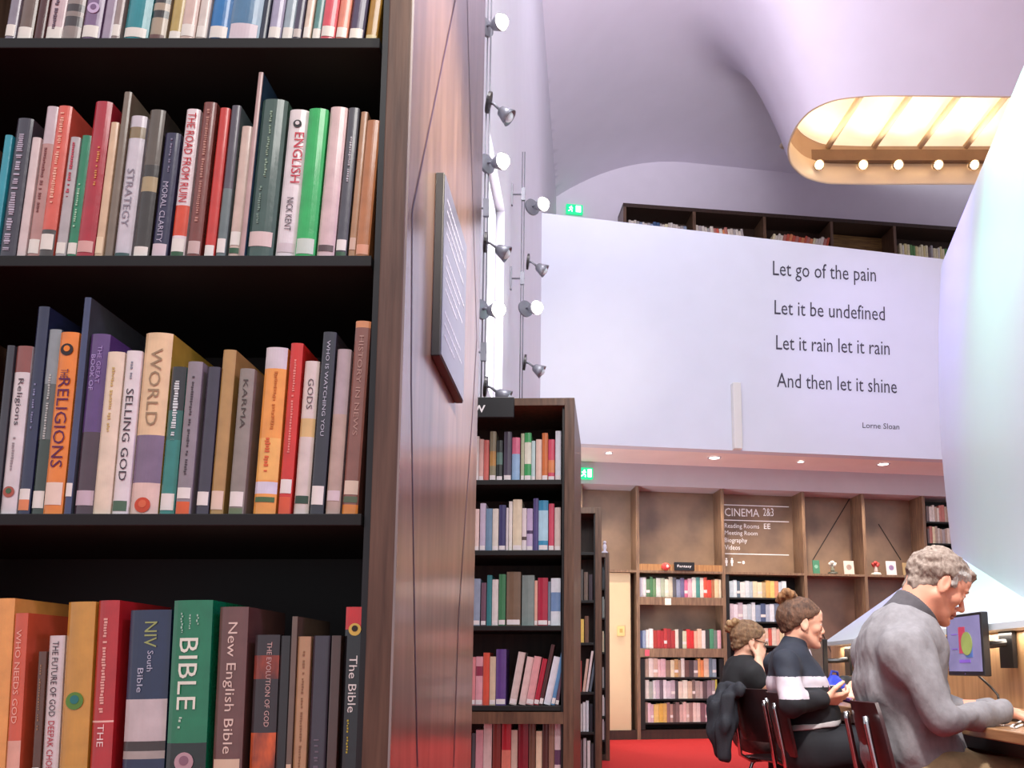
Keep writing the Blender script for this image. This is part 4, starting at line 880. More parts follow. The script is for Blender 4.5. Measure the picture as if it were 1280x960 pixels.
# ------------------------------------------------------------------ books on the far wall (individuals), generated along each shelf
def far_row(pxl, pxr, ybot, z, cols, htop, shelfname, case, off=0.03, seed=1, group=None, wmin=3.4, wmax=6.4, lean=False, stuff=None, frame=None):
    rnd = random.Random(seed)
    x = pxl; i = 0; items = []
    while x < pxr-2.5:
        wpx = rnd.uniform(wmin, wmax); c = cols[i % len(cols)]
        items.append((x, min(x+wpx, pxr), c, rnd.uniform(0.86, 1.0))); x += wpx; i += 1
    cs = [cname(c) for _, _, c, _ in items]
    for i, (xa, xb, c, hf) in enumerate(items):
        sA, _ = fs(xa, ybot, off); sB, _ = fs(xb, ybot, off)
        sh = int(c[0:2], 16)
        p = FW(sA+0.0005, off, z+0.0006)
        if i and i+1 < len(items): lab = '%s book between %s and %s ones, %s of the %s' % (cs[i], cs[i-1], cs[i+1], shelfname, case)
        elif i: lab = '%s book at the right end of the %s of the %s' % (cs[i], shelfname, case)
        else: lab = '%s book at the left end of the %s of the %s' % (cs[i], shelfname, case)
        lab = unique(lab, '%s book, %s from the left on the %s of the %s' % (cs[i], ORD[i], shelfname, case))
        small_book(lab, p, sB-sA-0.002, htop*hf, 0.16, c, 0, FTH, group or 'books on the %s of the %s' % (shelfname, case), ((.25, .4, 'd8d0cc') if i % 5 == 2 else None), None)
fb = 'left far bookshelf'
far_row(799.5, 902, 747, zr1[0], ['b8b4c0', 'cfc8c8', '5a7a58', '4a7a50', '6a8a60', 'd0d0c8', 'a8b098', 'd8d4c0', 'c8c0a8', '5a5a60', '8a90a8', '6a6488', 'd06a88', 'd8a8b0', 'cfd0c8', '4a8a80', 'd8d0c4', 'd05038', 'cc4434', 'a86a48', 'd8c098', 'e0d4b8'], 0.28, 'first row', fb, seed=3, wmin=3.6, wmax=5.6)
far_row(799.5, 902, 811, zr1[1], ['4a5a80', '8a98b0', 'd8d4d0', 'e0dcd8', 'a83830', 'b03034', 'a82c30', 'b83a3a', '9a2c30', 'a83434', 'd8ccc0', '4a4440', 'c8c4a8', 'd03030', 'c82c2c', 'e0a890', 'd8b8a0', 'e0d4d0', '3a3a38', '4a8a68', '6a7a70', 'd8a8b0', 'e0c4c0', 'c88890'], 0.27, 'second row', fb, seed=4, wmin=3.6, wmax=5.4)
pal3 = ['a89080', 'd8c8c0', 'c8a898', 'd8b0b0', 'cfa8ac', '8a7060', 'd8c8a8', 'b89060', 'a88a70', 'd8d0c8', '6a4a44', '4a3a3c', '8a7a78', 'e0a060', 'e08850', 'd8b8a0', '6a7a88', '8a98a4', '8a949c', 'b0a8a4']
pal4 = ['c8c4bc', '9aa098', 'd0c8cc', 'b8a8b4', '6a6068', 'd8d0d4', 'c4b8c0', 'b4a4ac', '4a4448', 'd8c8b8', 'e0d8c8', 'c8b098', '7a6860', 'a89890', 'b8a4a0', '5a4a4c', '8a7a80', '9a8c90', 'c8c050', '8a9a58']
pal5 = ['8a7a70', 'd8b8c0', 'c8a8b0', 'd8b870', 'd0a850', 'cfa860', '8a6a68', 'a8887c', '6a5450', '7a6460', 'c8a8a0', 'd8b8b0', 'c8b0a4', '9a7c74', 'e0ccc0', 'd8c8c0', '7a5a60', 'b89098', 'cfb0b0', '8a7478']
far_row(806, 897, 846, zr1[2], pal3, 0.25, 'third row', fb, seed=5); far_row(806, 897, 873, zr1[3], pal4, 0.25, 'fourth row', fb, seed=6); far_row(806, 897, 903, zr1[4], pal5, 0.26, 'lowest row', fb, seed=8)
fc_ = 'far sign bookshelf'
palw = ['b8c4cc', 'd0d8dc', '5a6a78', 'd8d4d0', 'c8d0d4', 'a8b4bc', 'd8c8a8', 'e0d0b0', 'b8a078', 'd8a860', 'd8c070', 'c88868']
far_row(912, 986, 747, zr2[0], palw, 0.24, 'first row', fc_, seed=9, wmin=4, wmax=6.6)
far_row(912, 978, 777, zr2[1], ['c8b8c0', 'd8ccd4', 'b8a8b0', 'c8d0d4', 'b0bcc4', 'd0d4d8', '8a98b0', '4a587a', 'a8b0c0', 'd4d8e0', '6a7488', '98a0a8'], 0.26, 'second row', fc_, seed=10, wmin=4, wmax=6.6)
far_row(944, 985, 807, zr2[2], ['5a6a68', '8a9a90', 'd8c0a8', 'c85848', 'd8c8b8', 'd8b0a0', 'cfc098', 'e0d4b0'], 0.25, 'third row', fc_, seed=11, wmin=4, wmax=6.6)
far_row(912, 922, 807, zr2[2], ['8a7a70', '6a5a58'], 0.25, 'third row start', fc_, seed=12, wmin=4, wmax=6.6)
far_row(945, 968, 837, zr2[3], ['8a8a70', 'c8b8a8', '5a4a44', 'b08a70'], 0.25, 'fourth row', fc_, seed=13, wmin=4, wmax=6.6)

# the remaining, smallest books: gallery shelf and the narrow bay at the far right
m = MB(); rnd = random.Random(21)
SC = ['c8bcb0', 'd8ccc0', 'a8a0a0', '8a98b0', 'd8d0c8', 'b8746a', 'c85a44', 'd8885c', 'e0d4b0', '5a8a50', 'd8c890', '6a5a58', '3f5a80', 'b09a8a']
def stuff_book(mat, s_, off, z, w_, h, mi, lean=0.0):
    R = FMAT @ Matrix.Translation((s_, off, z)) @ Matrix.Rotation(lean, 4, 'Y')
    b = w_*0.15; d = 0.16
    poly = [(0, d), (0, b), (w_*0.3, 0), (w_*0.7, 0), (w_, b), (w_, d)]
    m.prism(poly, 0, h, mi, R)
gl, divs, zsh = GALLERY
for (sec, c0, c1, lean, pal) in ((0, 0.02, 0.97, 0.02, [0, 1, 0, 2, 3, 4, 1, 2, 3, 12, 12, 2, 1, 8, 0, 4]), (1, 0.02, 0.78, -0.12, [0, 2, 4, 1, 2, 1, 5, 6, 4, 7, 5, 1]), (2, 0.02, 0.97, 0.28, [8, 1, 4, 1, 5, 6, 7, 6, 5, 6, 7, 6, 5, 7]), (4, 0.02, 0.7, 0.0, [8, 4, 10, 8, 9, 9, 10, 8, 8, 10, 8, 11, 2, 8])):
    a = divs[sec]+0.07; b = divs[sec+1]; x = a+(b-a)*c0; i = 0
    while x < a+(b-a)*c1-0.09:
        w_ = rnd.uniform(0.035, 0.06); stuff_book(None, gl+x, GO+0.02, zsh+0.002, w_, rnd.uniform(0.36, 0.42), pal[i % len(pal)], lean); x += w_+0.003+abs(lean)*0.01; i += 1
for z, n_ in zip(zr5, range(5)):
    x = s5L+0.06
    while x < s5L+0.55:
        w_ = rnd.uniform(0.028, 0.05); stuff_book(None, x, 0.03, z+0.002, w_, rnd.uniform(0.2, 0.25), rnd.choice([0, 1, 2, 4, 8, 11, 13, 5]), 0); x += w_+0.002
o = m.build('books', [M(c, 0.4, 0.1, 30, name='book_cover') for c in SC]); tag(o, 'many small distant books on the gallery shelf and in the narrow far right bay', 'books', None, 'stuff')
# ------------------------------------------------------------------ clay modelling: smooth unions of limbs and ellipsoids, meshed with surface nets
def smin(a, b, k):
    h = np.clip(0.5+0.5*(b-a)/k, 0, 1); return b*(1-h)+a*h - k*h*(1-h)
class Clay:
    def __init__(s): s.p = []
    def cone(s, a, b, ra, rb, k=0.02, ax=None, sc=1.0, sub=False): s.p.append(('c', Vector(a), Vector(b), ra, rb, k, ax, sc, sub)); return s
    def chain(s, pts, rs, k=0.02, ax=None, sc=1.0):
        for i in range(len(pts)-1): s.cone(pts[i], pts[i+1], rs[i], rs[i+1], k, ax, sc)
        return s
    def ell(s, c, r, k=0.02, R=None, sub=False): s.p.append(('e', Vector(c), r, R, k, sub)); return s
    def cut(s, p0, n, k=0.004): s.p.append(('h', Vector(p0), Vector(n).normalized(), k)); return s
    def bounds(s):
        lo = np.full(3, 1e9); hi = -lo
        for p in s.p:
            if p[0] == 'c' and not p[8]:
                for q, r in ((p[1], p[3]), (p[2], p[4])):
                    r = r*max(1, p[7]); lo = np.minimum(lo, np.array(q)-r); hi = np.maximum(hi, np.array(q)+r)
            elif p[0] == 'e' and not p[5]:
                r = max(p[2]); lo = np.minimum(lo, np.array(p[1])-r); hi = np.maximum(hi, np.array(p[1])+r)
        return lo, hi
    def mesh(s, h, disp=None):
        lo, hi = s.bounds(); lo -= 4*h; hi += 4*h
        n = np.ceil((hi-lo)/h).astype(int)+1
        ax = [(lo[i]+h*np.arange(n[i])).astype(np.float32) for i in range(3)]
        Fd = np.full(n, 0.5, np.float32)
        for p in s.p:
            if p[0] == 'h':
                _, p0, nn, k = p
                d = ((ax[0]-p0.x)*nn.x)[:, None, None]+((ax[1]-p0.y)*nn.y)[None, :, None]+((ax[2]-p0.z)*nn.z)[None, None, :]
                Fd = -smin(-Fd, -d, k); continue     # keep d<0
            if p[0] == 'c':
                _, a, b, ra, rb, k, axv, sc, sub = p; mr = max(ra, rb)*max(1, sc)+k+4*h
                l = np.minimum(a, b)-mr; u = np.maximum(a, b)+mr
            else:
                _, c, r, R, k, sub = p; mr = max(r)+k+4*h; l = np.array(c)-mr; u = np.array(c)+mr
            i0 = np.maximum(0, np.floor((l-lo)/h).astype(int)); i1 = np.minimum(n, np.ceil((u-lo)/h).astype(int)+1)
            if (i1 <= i0).any(): continue
            sl = tuple(slice(i0[i], i1[i]) for i in range(3))
            X = ax[0][sl[0]][:, None, None]; Y = ax[1][sl[1]][None, :, None]; Z = ax[2][sl[2]][None, None, :]
            if p[0] == 'c':
                px_, py_, pz_ = X-a.x, Y-a.y, Z-a.z; ba = b-a
                L2 = max(ba.dot(ba), 1e-9)
                t = np.clip((px_*ba.x+py_*ba.y+pz_*ba.z)/L2, 0, 1)
                qx, qy, qz = px_-t*ba.x, py_-t*ba.y, pz_-t*ba.z
                if axv is not None:
                    c_ = qx*axv.x+qy*axv.y+qz*axv.z; f = (1/sc-1)
                    qx, qy, qz = qx+axv.x*c_*f, qy+axv.y*c_*f, qz+axv.z*c_*f
                d = np.sqrt(qx*qx+qy*qy+qz*qz)-(ra+(rb-ra)*t)
            else:
                qx, qy, qz = X-c.x, Y-c.y, Z-c.z
                if R is not None:
                    e = [R.col[i] for i in range(3)]
                    qx, qy, qz = [qx*v.x+qy*v.y+qz*v.z for v in e]
                k0 = np.sqrt((qx/r[0])**2+(qy/r[1])**2+(qz/r[2])**2); k1 = np.sqrt((qx/r[0]**2)**2+(qy/r[1]**2)**2+(qz/r[2]**2)**2)+1e-9
                d = k0*(k0-1)/k1
            d = d.astype(np.float32)
            if sub: Fd[sl] = -smin(-Fd[sl], d, k)
            else: Fd[sl] = smin(Fd[sl], d, k)
        if disp is not None:
            Fd = Fd + disp(ax[0][:, None, None], ax[1][None, :, None], ax[2][None, None, :]).astype(np.float32)
        sg = Fd < 0
        m = n-1
        def cs(o): return tuple(slice(o[i], o[i]+m[i]) for i in range(3))
        offs = [(i, j, k) for i in (0, 1) for j in (0, 1) for k in (0, 1)]
        cnt = sum(sg[cs(o)].astype(np.int8) for o in offs)
        act = (cnt > 0) & (cnt < 8); idx = np.argwhere(act)
        vid = np.full(m, -1, np.int64); vid[act] = np.arange(len(idx))
        val = {o: Fd[idx[:, 0]+o[0], idx[:, 1]+o[1], idx[:, 2]+o[2]] for o in offs}
        acc = np.zeros((len(idx), 3)); nn = np.zeros(len(idx))
        for o in offs:
            for a in range(3):
                if o[a] == 0:
                    o2 = list(o); o2[a] = 1; o2 = tuple(o2); f0, f1 = val[o], val[o2]
                    cr = (f0 < 0) != (f1 < 0); t = np.where(cr, f0/np.where(cr, f0-f1, 1), 0)
                    pos = np.tile(np.array(o, float), (len(idx), 1)); pos[:, a] = t
                    acc[cr] += pos[cr]; nn[cr] += 1
        V = lo + (idx + acc/nn[:, None])*h
        Q = []
        for a in range(3):
            b, c = [(1, 2), (2, 0), (0, 1)][a]
            s0 = [slice(1, m[i]) for i in range(3)]; s0[a] = slice(0, m[a]); s1 = list(s0); s1[a] = slice(1, m[a]+1)
            A, B = sg[tuple(s0)], sg[tuple(s1)]; ed = np.argwhere(A != B)
            fl = A[tuple(ed.T)]
            base = ed + np.array([0 if i == a else 1 for i in range(3)])
            def cell(db, dc):
                q = base.copy(); q[:, b] += db; q[:, c] += dc; return vid[tuple(q.T)]
            quad = np.stack([cell(-1, -1), cell(0, -1), cell(0, 0), cell(-1, 0)], 1)
            quad[~fl] = quad[~fl][:, ::-1]; Q.append(quad)
        return V, np.concatenate(Q)
def clay_obj(name, clay, h, mats, parent, matfn=None, disp=None):
    V, Q = clay.mesh(h, disp)
    Pm = np.array(parent.location); V = V-Pm
    me = bpy.data.meshes.new(name)
    me.vertices.add(len(V)); me.vertices.foreach_set('co', V.ravel().astype(np.float32))
    me.loops.add(len(Q)*4); me.loops.foreach_set('vertex_index', Q.ravel().astype(np.int32))
    me.polygons.add(len(Q)); me.polygons.foreach_set('loop_start', np.arange(0, len(Q)*4, 4, dtype=np.int32))
    me.update(calc_edges=True)
    for m in (mats if isinstance(mats, (list, tuple)) else [mats]): me.materials.append(m)
    if matfn is not None:
        C = V[Q].mean(1)+Pm; me.polygons.foreach_set('material_index', matfn(C).astype(np.int32))
    me.polygons.foreach_set('use_smooth', np.ones(len(Q), bool))
    me.validate(); me.update()
    o = bpy.data.objects.new(name, me); COL.objects.link(o); o.parent = parent
    return o
def noise_disp(amp, sc, seed=0, stretch=(1, 1, 1)):
    r = np.random.RandomState(seed); W = [(r.randn(3)*sc*np.array(stretch), r.rand()*6.28) for _ in range(9)]
    def f(x, y, z):
        o = 0
        for w_, ph in W: o = o + np.sin(w_[0]*x+w_[1]*y+w_[2]*z+ph)
        return o*(amp/4)
    return f

class Head:
    """local frame: x forward, y left, z up; origin between the ears"""
    def __init__(s, c, yaw, pitch, roll=0.0, k=1.0):
        s.c = Vector(c); s.k = k
        s.R = (Matrix.Rotation(yaw, 3, 'Z') @ Matrix.Rotation(pitch, 3, 'Y') @ Matrix.Rotation(roll, 3, 'X'))
    def w(s, x, y, z): return s.c + s.R @ Vector((x*s.k, y*s.k, z*s.k))
    def loc(s, C): return (np.asarray(C)-np.array(s.c)) @ np.array(s.R) / s.k
def add_head(cl, H, jaw=1.0, nose=1.0):
    w, k, R = H.w, H.k, H.R; lat = R @ Vector((0, 1, 0))
    E = lambda c, r, kk=0.012, RR=None, sub=False: cl.ell(w(*c), tuple(q*k for q in r), kk, R if RR is None else RR, sub)
    E((-0.014, 0, 0.034), (0.098, 0.076, 0.086)); E((0.03, 0, 0.035), (0.058, 0.064, 0.06))
    cl.cone(w(0.040, 0, 0.01), w(0.050, 0, -0.070), 0.052*k, 0.036*k, 0.02, lat, 1.15)
    for s_ in (-1, 1):
        cl.cone(w(0.0, s_*0.052, -0.045), w(0.064, s_*0.016, -0.094), 0.022*k*jaw, 0.017*k*jaw, 0.018)
        E((0.058, s_*0.040, -0.022), (0.026, 0.022, 0.022), 0.015)
        E((0.084, s_*0.026, 0.022), (0.011, 0.024, 0.008), 0.008)
        E((0.098, s_*0.031, 0.002), (0.018, 0.017, 0.012), 0.008, None, True)
        E((0.079, s_*0.031, 0.001), (0.0135, 0.0135, 0.0125), 0.002); E((0.0795, s_*0.031, 0.006), (0.0155, 0.0155, 0.009), 0.002); E((0.0795, s_*0.031, -0.0075), (0.0145, 0.0145, 0.006), 0.002)
        RE = R @ Matrix.Rotation(s_*0.35, 3, 'Z') @ Matrix.Rotation(-0.15, 3, 'Y')
        E((-0.006, s_*0.079, -0.004), (0.021, 0.008, 0.035), 0.004, RE); E((-0.002, s_*0.090, 0.0), (0.011, 0.007, 0.021), 0.004, RE, True)
        E((-0.002, s_*0.079, -0.030), (0.009, 0.006, 0.010), 0.004, RE)
        E((0.100, s_*0.011, -0.036), (0.010, 0.008, 0.008), 0.005)
    E((0.072, 0, 0.050), (0.026, 0.05, 0.03), 0.02)
    cl.cone(w(0.090, 0, 0.012), w(0.112*nose, 0, -0.030), 0.007*k, 0.010*k, 0.008)
    E((0.088, 0, -0.056), (0.014, 0.024, 0.012), 0.01); E((0.0985, 0, -0.062), (0.006, 0.022, 0.005), 0.003); E((0.096, 0, -0.073), (0.007, 0.019, 0.0055), 0.003)
    E((0.082, 0, -0.098), (0.019, 0.022, 0.017), 0.012)
def add_hand(cl, wrist, fwd, palmn, side, curl=0.5, r=0.0078, k=0.005, spread=0.0):
    """wrist point, direction of fingers, palm normal (towards what it touches), side: +1 thumb towards fwd x palmn"""
    f = Vector(fwd).normalized(); n = Vector(palmn).normalized(); n = (n-f*n.dot(f)).normalized(); s_ = f.cross(n).normalized()*side
    wr = Vector(wrist)
    cl.cone(wr, wr+f*0.03, 0.026, 0.026, 0.012, n, 0.7)
    for o in (-0.027, -0.010, 0.008, 0.025): cl.cone(wr+f*0.025+s_*o*0.7, wr+f*0.088+s_*o, 0.0145, 0.0115, 0.006)
    L = [(0.026, 0.036, 0.024, 0.020, 1.0), (0.0085, 0.041, 0.027, 0.022, 1.05), (-0.0095, 0.038, 0.025, 0.021, 1.0), (-0.027, 0.029, 0.019, 0.018, 0.85)]
    for o, a, b, c, sc in L:
        p = wr+f*(0.090-abs(o-0.004)*0.15)+s_*o; ang = 0.12+curl*0.25; d0 = f+s_*o*spread
        for ln, rr, da in ((a, r*1.12*sc, curl*0.75), (b, r*sc, curl*0.8), (c, r*0.9*sc, 0)):
            d = (d0.normalized()*math.cos(ang)+n*math.sin(ang)); q = p+d*ln; cl.cone(p, q, rr, rr*0.92, k); p = q; ang += da
    p = wr+f*0.028+s_*0.026; d = (f*0.65+s_*0.7+n*0.35).normalized(); q = p+d*0.04; cl.cone(p-s_*0.008, q, 0.0145, 0.0105, 0.008)
    d = (f*0.9+s_*0.25+n*0.45).normalized(); q2 = q+d*0.03; cl.cone(q, q2, 0.0105, 0.0095, k); cl.cone(q2, q2+d*0.022, 0.0095, 0.008, k)

SKIN = M('cf9078', 0.5, 0.06, 14, bump=0.05, bscale=180, name='skin', spec=0.35)
SKIN2 = M('dba88f', 0.5, 0.05, 14, bump=0.03, bscale=180, name='skin', spec=0.35)
LIPS = M('a86a5c', 0.45, 0.05, 30, name='lips'); EYEW = M('dcd4cc', 0.2, 0.03, 30, name='eye_white'); IRIS = M('2a2018', 0.15, 0.1, 60, name='iris')
def face_mats(H):
    def f(C):
        q = H.loc(C); o = np.zeros(len(q), int)
        lip = (q[:, 0] > 0.088) & (np.abs(q[:, 1]) < 0.024) & (q[:, 2] < -0.057) & (q[:, 2] > -0.079); o[lip] = 1
        for s_ in (-1, 1):
            e = np.array((0.079, s_*0.031, 0.001)); d = np.linalg.norm((q-e)/np.array((1, 1, .93)), axis=1); o[(d < 0.0142) & (q[:, 0] > 0.082)] = 2
            i = np.array((0.0925, s_*0.031, 0.0)); o[np.linalg.norm(q-i, axis=1) < 0.0062] = 3
        return o
    return f
YL = Vector((0, 1, 0))

# ---- the man in grey, right hand side towards the viewer
MD = 2.90
man = thing('person', 'man with short grey hair in a grey zip neck sweater leaning over a keyboard', 'person', (1.10, MD, 0.0))
HM = Head(P(1170.5, 732, MD), 0.02, math.radians(31), 0.0, 1.0)
pelv = Vector((1.135, MD, 0.545)); 
waist = P(1138, 912, MD); chest = P(1122, 856, MD); upper = P(1127, 808, MD); neckb = P(1141, 771, MD)
shR = P(1130, 814, MD-0.175); shL = Vector((shR.x+0.02, MD+0.185, shR.z)); 
elR = P(1181, 899, 2.64); wrR = P(1253, 889, 2.76)
elL = Vector((elR.x+0.06, 3.17, elR.z+0.01)); wrL = P(1236, 884, 3.02)
knR = Vector((1.52, MD-0.16, 0.56)); knL = Vector((1.50, MD+0.17, 0.56)); hipR = pelv+Vector((0, -0.10, 0)); hipL = pelv+Vector((0, 0.10, 0))
anR = Vector((1.40, MD-0.18, 0.10)); anL = Vector((1.45, MD+0.2, 0.10))
def body(cl, d, neck=True):
    cl.chain([pelv, waist, chest, upper], [0.135+d, 0.112+d, 0.115+d, 0.104+d], 0.07, YL, 1.32); cl.cone(upper, P(1128, 784, MD), 0.10+d, 0.076+d, 0.05, YL, 1.2)
    for s_, e_ in ((shR, elR), (shL, elL)):
        cl.cone(upper.lerp(s_, 0.35), s_, 0.088+d, 0.050+d, 0.08)
        cl.cone(s_, e_, 0.048+d, 0.040+d, 0.05)
sk = Clay(); add_head(sk, HM, 1.12, 1.03)
sk.chain([pelv, waist, chest, upper], [0.10, 0.09, 0.09, 0.075], 0.05, YL, 1.3)
sk.chain([neckb-Vector((0.01, 0, 0.03)), HM.w(-0.030, 0, -0.055)], [0.062, 0.058], 0.03); sk.cone(HM.w(-0.05, 0, -0.01), neckb, 0.045, 0.055, 0.03)
for a, e_, w_ in ((shR, elR, wrR), (shL, elL, wrL)):
    sk.cone(upper, a, 0.06, 0.05, 0.03); sk.cone(a, e_, 0.045, 0.036, 0.02); sk.cone(e_, w_, 0.036, 0.025, 0.02)
for h_, k_, a in ((hipR, knR, anR), (hipL, knL, anL)): sk.chain([pelv, h_, k_, a], [0.08, 0.075, 0.05, 0.035], 0.03)
fR = Vector((0.93, 0.22, -0.17)); fL = Vector((0.95, -0.22, -0.16))
add_hand(sk, wrR, fR, Vector((-0.15, 0, -1)), -1, 0.55); add_hand(sk, wrL, fL, Vector((-0.15, 0, -1)), 1, 0.55)
clay_obj('body', sk, 0.0045, [SKIN, LIPS, EYEW, IRIS], man, face_mats(HM))
sw = Clay(); body(sw, 0.012)
sw.cut(P(1135, 951, MD), (0.12, 0, -1.0)); 
for s_, e_, w_, dd in ((shR, elR, wrR, 0.0), (shL, elL, wrL, 0.0)):
    sw.cone(e_, e_.lerp(w_, 0.55), 0.051, 0.045, 0.03); sw.cone(e_.lerp(w_, 0.5), e_.lerp(w_, 0.94), 0.044, 0.034, 0.015); sw.cone(e_.lerp(w_, 0.84), e_.lerp(w_, 0.97), 0.0385, 0.037, 0.005)
    sw.cone(e_.lerp(s_, 0.22)+Vector((0.045, -0.03, 0.0)), e_.lerp(w_, 0.25)+Vector((0.0, -0.03, 0.045)), 0.006, 0.006, 0.02, None, 1, True)
sw.cone(waist+Vector((-0.01, 0, -0.06)), waist+Vector((0.0, 0, -0.075)), 0.15, 0.152, 0.02, YL, 1.2)
for (a_, b_) in (((1146, 852), (1164, 900)), ((1128, 905), (1160, 925)), ((1100, 915), (1150, 938)), ((1150, 815), (1160, 860))): sw.cone(P(*a_, MD-0.205), P(*b_, MD-0.215), 0.012, 0.008, 0.03, None, 1, True)
cutn = (HM.R @ Vector((-0.25, 0, 1))); sw.cut(HM.w(-0.045, 0, -0.083), cutn, 0.004) if False else None
SWM = M('78767a', 0.9, 0.10, 55, bump=0.55, bscale=26, stretch=(1, 1, 0.6), name='grey_knit')
nd = noise_disp(0.008, 24, 3, (1, 1, 0.7)); nd2 = noise_disp(0.003, 60, 9, (1, 1, 0.5))
clay_obj('sweater', sw, 0.008, SWM, man, None, lambda x, y, z: nd(x, y, z)+nd2(x, y, z))
# collar flap and zip
col_ = Clay(); cA = HM.w(-0.035, 0, -0.075); 
dirn = (HM.w(-0.03, 0, -0.06)-neckb).normalized()
cN = Vector((0.72, 0, 0.69)); c0, c1 = P(1126, 784, MD), P(1147, 758, MD)
col_.chain([c0, c1, c1+cN*0.03], [0.092, 0.082, 0.080], 0.01); col_.cone(c0-cN*0.10, c1+cN*0.10, 0.072, 0.074, 0.004, None, 1, True)
col_.cut(c1, cN, 0.006); col_.cut(c0-cN*0.012, -cN, 0.006)
clay_obj('collar', col_, 0.006, M('4a474c', 0.9, 0.10, 60, bump=0.15, bscale=420, name='dark_grey_knit'), man)
m = MB(); q0 = HM.w(0.035, -0.012, -0.125); m.tube([q0+Vector((0.0, 0, 0.012)), q0+Vector((0.01, 0, -0.03)), q0+Vector((0.02, 0, -0.07))], 0.004, 6)
m.build('zip', DARKM, man, smooth=True).location = -man.location
tr = Clay(); 
for h_, k_, a in ((hipR, knR, anR), (hipL, knL, anL)): tr.chain([pelv, h_, k_, a], [0.128, 0.108, 0.070, 0.055], 0.04)
tr.cone(pelv+Vector((0, -0.06, 0)), pelv+Vector((0, 0.06, 0)), 0.145, 0.145, 0.04); tr.cone(pelv, waist+Vector((0.0, 0, -0.02)), 0.13, 0.122, 0.03, YL, 1.25)
nt_ = noise_disp(0.006, 32, 5)
clay_obj('trousers', tr, 0.011, M('8a7456', 0.85, 0.12, 40, bump=0.15, bscale=300, name='khaki_cotton'), man, None, nt_)
bl = P(1168, 946, 2.76); m = MB(); m.tube([bl+Vector((-0.06, -0.005, 0.02)), bl+Vector((0, -0.02, 0.005)), bl+Vector((0.07, 0.0, 0.0))], 0.012, 8); m.build('belt', M('4a3a28', 0.5, 0.1, 30, name='leather'), man, smooth=True).location = -man.location
for a in (anR, anL):
    sh = Clay(); sh.cone(a+Vector((-0.02, 0, -0.03)), a+Vector((0.02, 0, 0.0)), 0.05, 0.05, 0.02); sh.cone(a+Vector((-0.03, 0, -0.058)), a+Vector((0.17, 0, -0.065)), 0.04, 0.034, 0.03); sh.cut((0, 0, 0.004), (0, 0, -1))
    clay_obj('shoe', sh, 0.009, M('2a221e', 0.4, 0.1, 30, name='dark_leather'), man)
# hair
def hair_clay(H, grow, front, nape, extra=(), low=None):
    cl = Clay(); E = lambda c, r, kk=0.012: cl.ell(H.w(*c), tuple(q*H.k for q in r), kk, H.R)
    E((-0.014, 0, 0.036), (0.098+grow, 0.076+grow, 0.086+grow)); E((0.03, 0, 0.040), (0.056+grow, 0.064+grow*0.8, 0.058+grow))
    for e in extra: E(*e)
    f = Vector((front[0], 0, front[1])); b = Vector((nape[0], 0, nape[1])); d = (f-b).normalized()
    n = H.R @ Vector((d.z, 0, -d.x)); n = n if n.dot(H.R @ Vector((0, 0, 1))) < 0 else -n
    cl.cut(H.w(*f), n, 0.012)
    return cl
hc = hair_clay(HM, 0.011, (0.098, 0.066), (-0.080, -0.072), [((-0.060, 0, -0.034), (0.040, 0.056, 0.052))])
hc.ell(HM.w(0.070, 0.0, 0.083), (0.034, 0.052, 0.016), 0.02, HM.R)
for s_ in (-1, 1): hc.ell(HM.w(0.026, s_*0.066, 0.026), (0.013, 0.010, 0.024), 0.008, HM.R); hc.ell(HM.w(-0.004, s_*0.088, -0.002), (0.024, 0.02, 0.036), 0.004, HM.R, True)
hn = noise_disp(0.0035, 150, 12, (1, 1, 1)); hn2 = noise_disp(0.004, 60, 2)
def hair_m(c1, c2): return M(c1, 0.75, 0, 70, bump=0.5, bscale=160, stretch=(1, 1, 0.35), name='hair', col2=c2)
GREYH, BROWNH = hair_m('6a5a50', '94867c'), hair_m('8f8a86', 'b4aeaa')
def man_hair(C):
    q = HM.loc(C); return ((q[:, 0] > 0.012+0.25*(q[:, 2]-0.03)) & (q[:, 2] < 0.075) & (np.abs(q[:, 1]) > 0.045)).astype(int)
clay_obj('hair', hc, 0.005, [GREYH, BROWNH], man, man_hair, lambda x, y, z: hn(x, y, z)+hn2(x, y, z))
for s_ in (-1, 1):
    m = MB(); m.tube([HM.w(0.094, s_*0.014, 0.020), HM.w(0.0955, s_*0.03, 0.026), HM.w(0.086, s_*0.05, 0.022)], [0.003, 0.004, 0.002], 6); m.build('eyebrow', GREYH, man, smooth=True).location = -man.location

# ---- the woman in a navy and white top
WD = 3.90
wom = thing('person', 'woman with a high brown bun in a navy and white tracksuit top holding a phone', 'person', (1.0, WD, 0.0))
HW = Head(P(1001, 780, WD), 0.05, math.radians(4), 0.0, 0.96)
pel = Vector((P(1012, 920, WD).x-0.0, WD, 0.56)); wai = P(1014, 895, WD); che = P(996, 853, WD); upp = P(990, 824, WD); neb = P(990, 809, WD)
sR = P(983, 829, WD-0.15); sL = Vector((sR.x+0.03, WD+0.17, sR.z)); eR = P(990, 880, WD-0.24); wR = P(1027, 874, WD-0.17)
eL = Vector((eR.x+0.07, WD+0.22, eR.z)); wL = P(1050, 868, WD+0.05)
kR = Vector((1.42, WD-0.11, 0.57)); kL = Vector((1.42, WD+0.12, 0.57)); aR = Vector((1.35, WD-0.12, 0.1)); aL = Vector((1.38, WD+0.13, 0.1))
sk = Clay(); add_head(sk, HW, 0.95, 0.98)
sk.chain([neb-Vector((0, 0, 0.03)), HW.w(-0.025, 0, -0.055)], [0.05, 0.048], 0.03)
sk.chain([pel, wai, che, upp], [0.10, 0.08, 0.085, 0.06], 0.05, YL, 1.3)
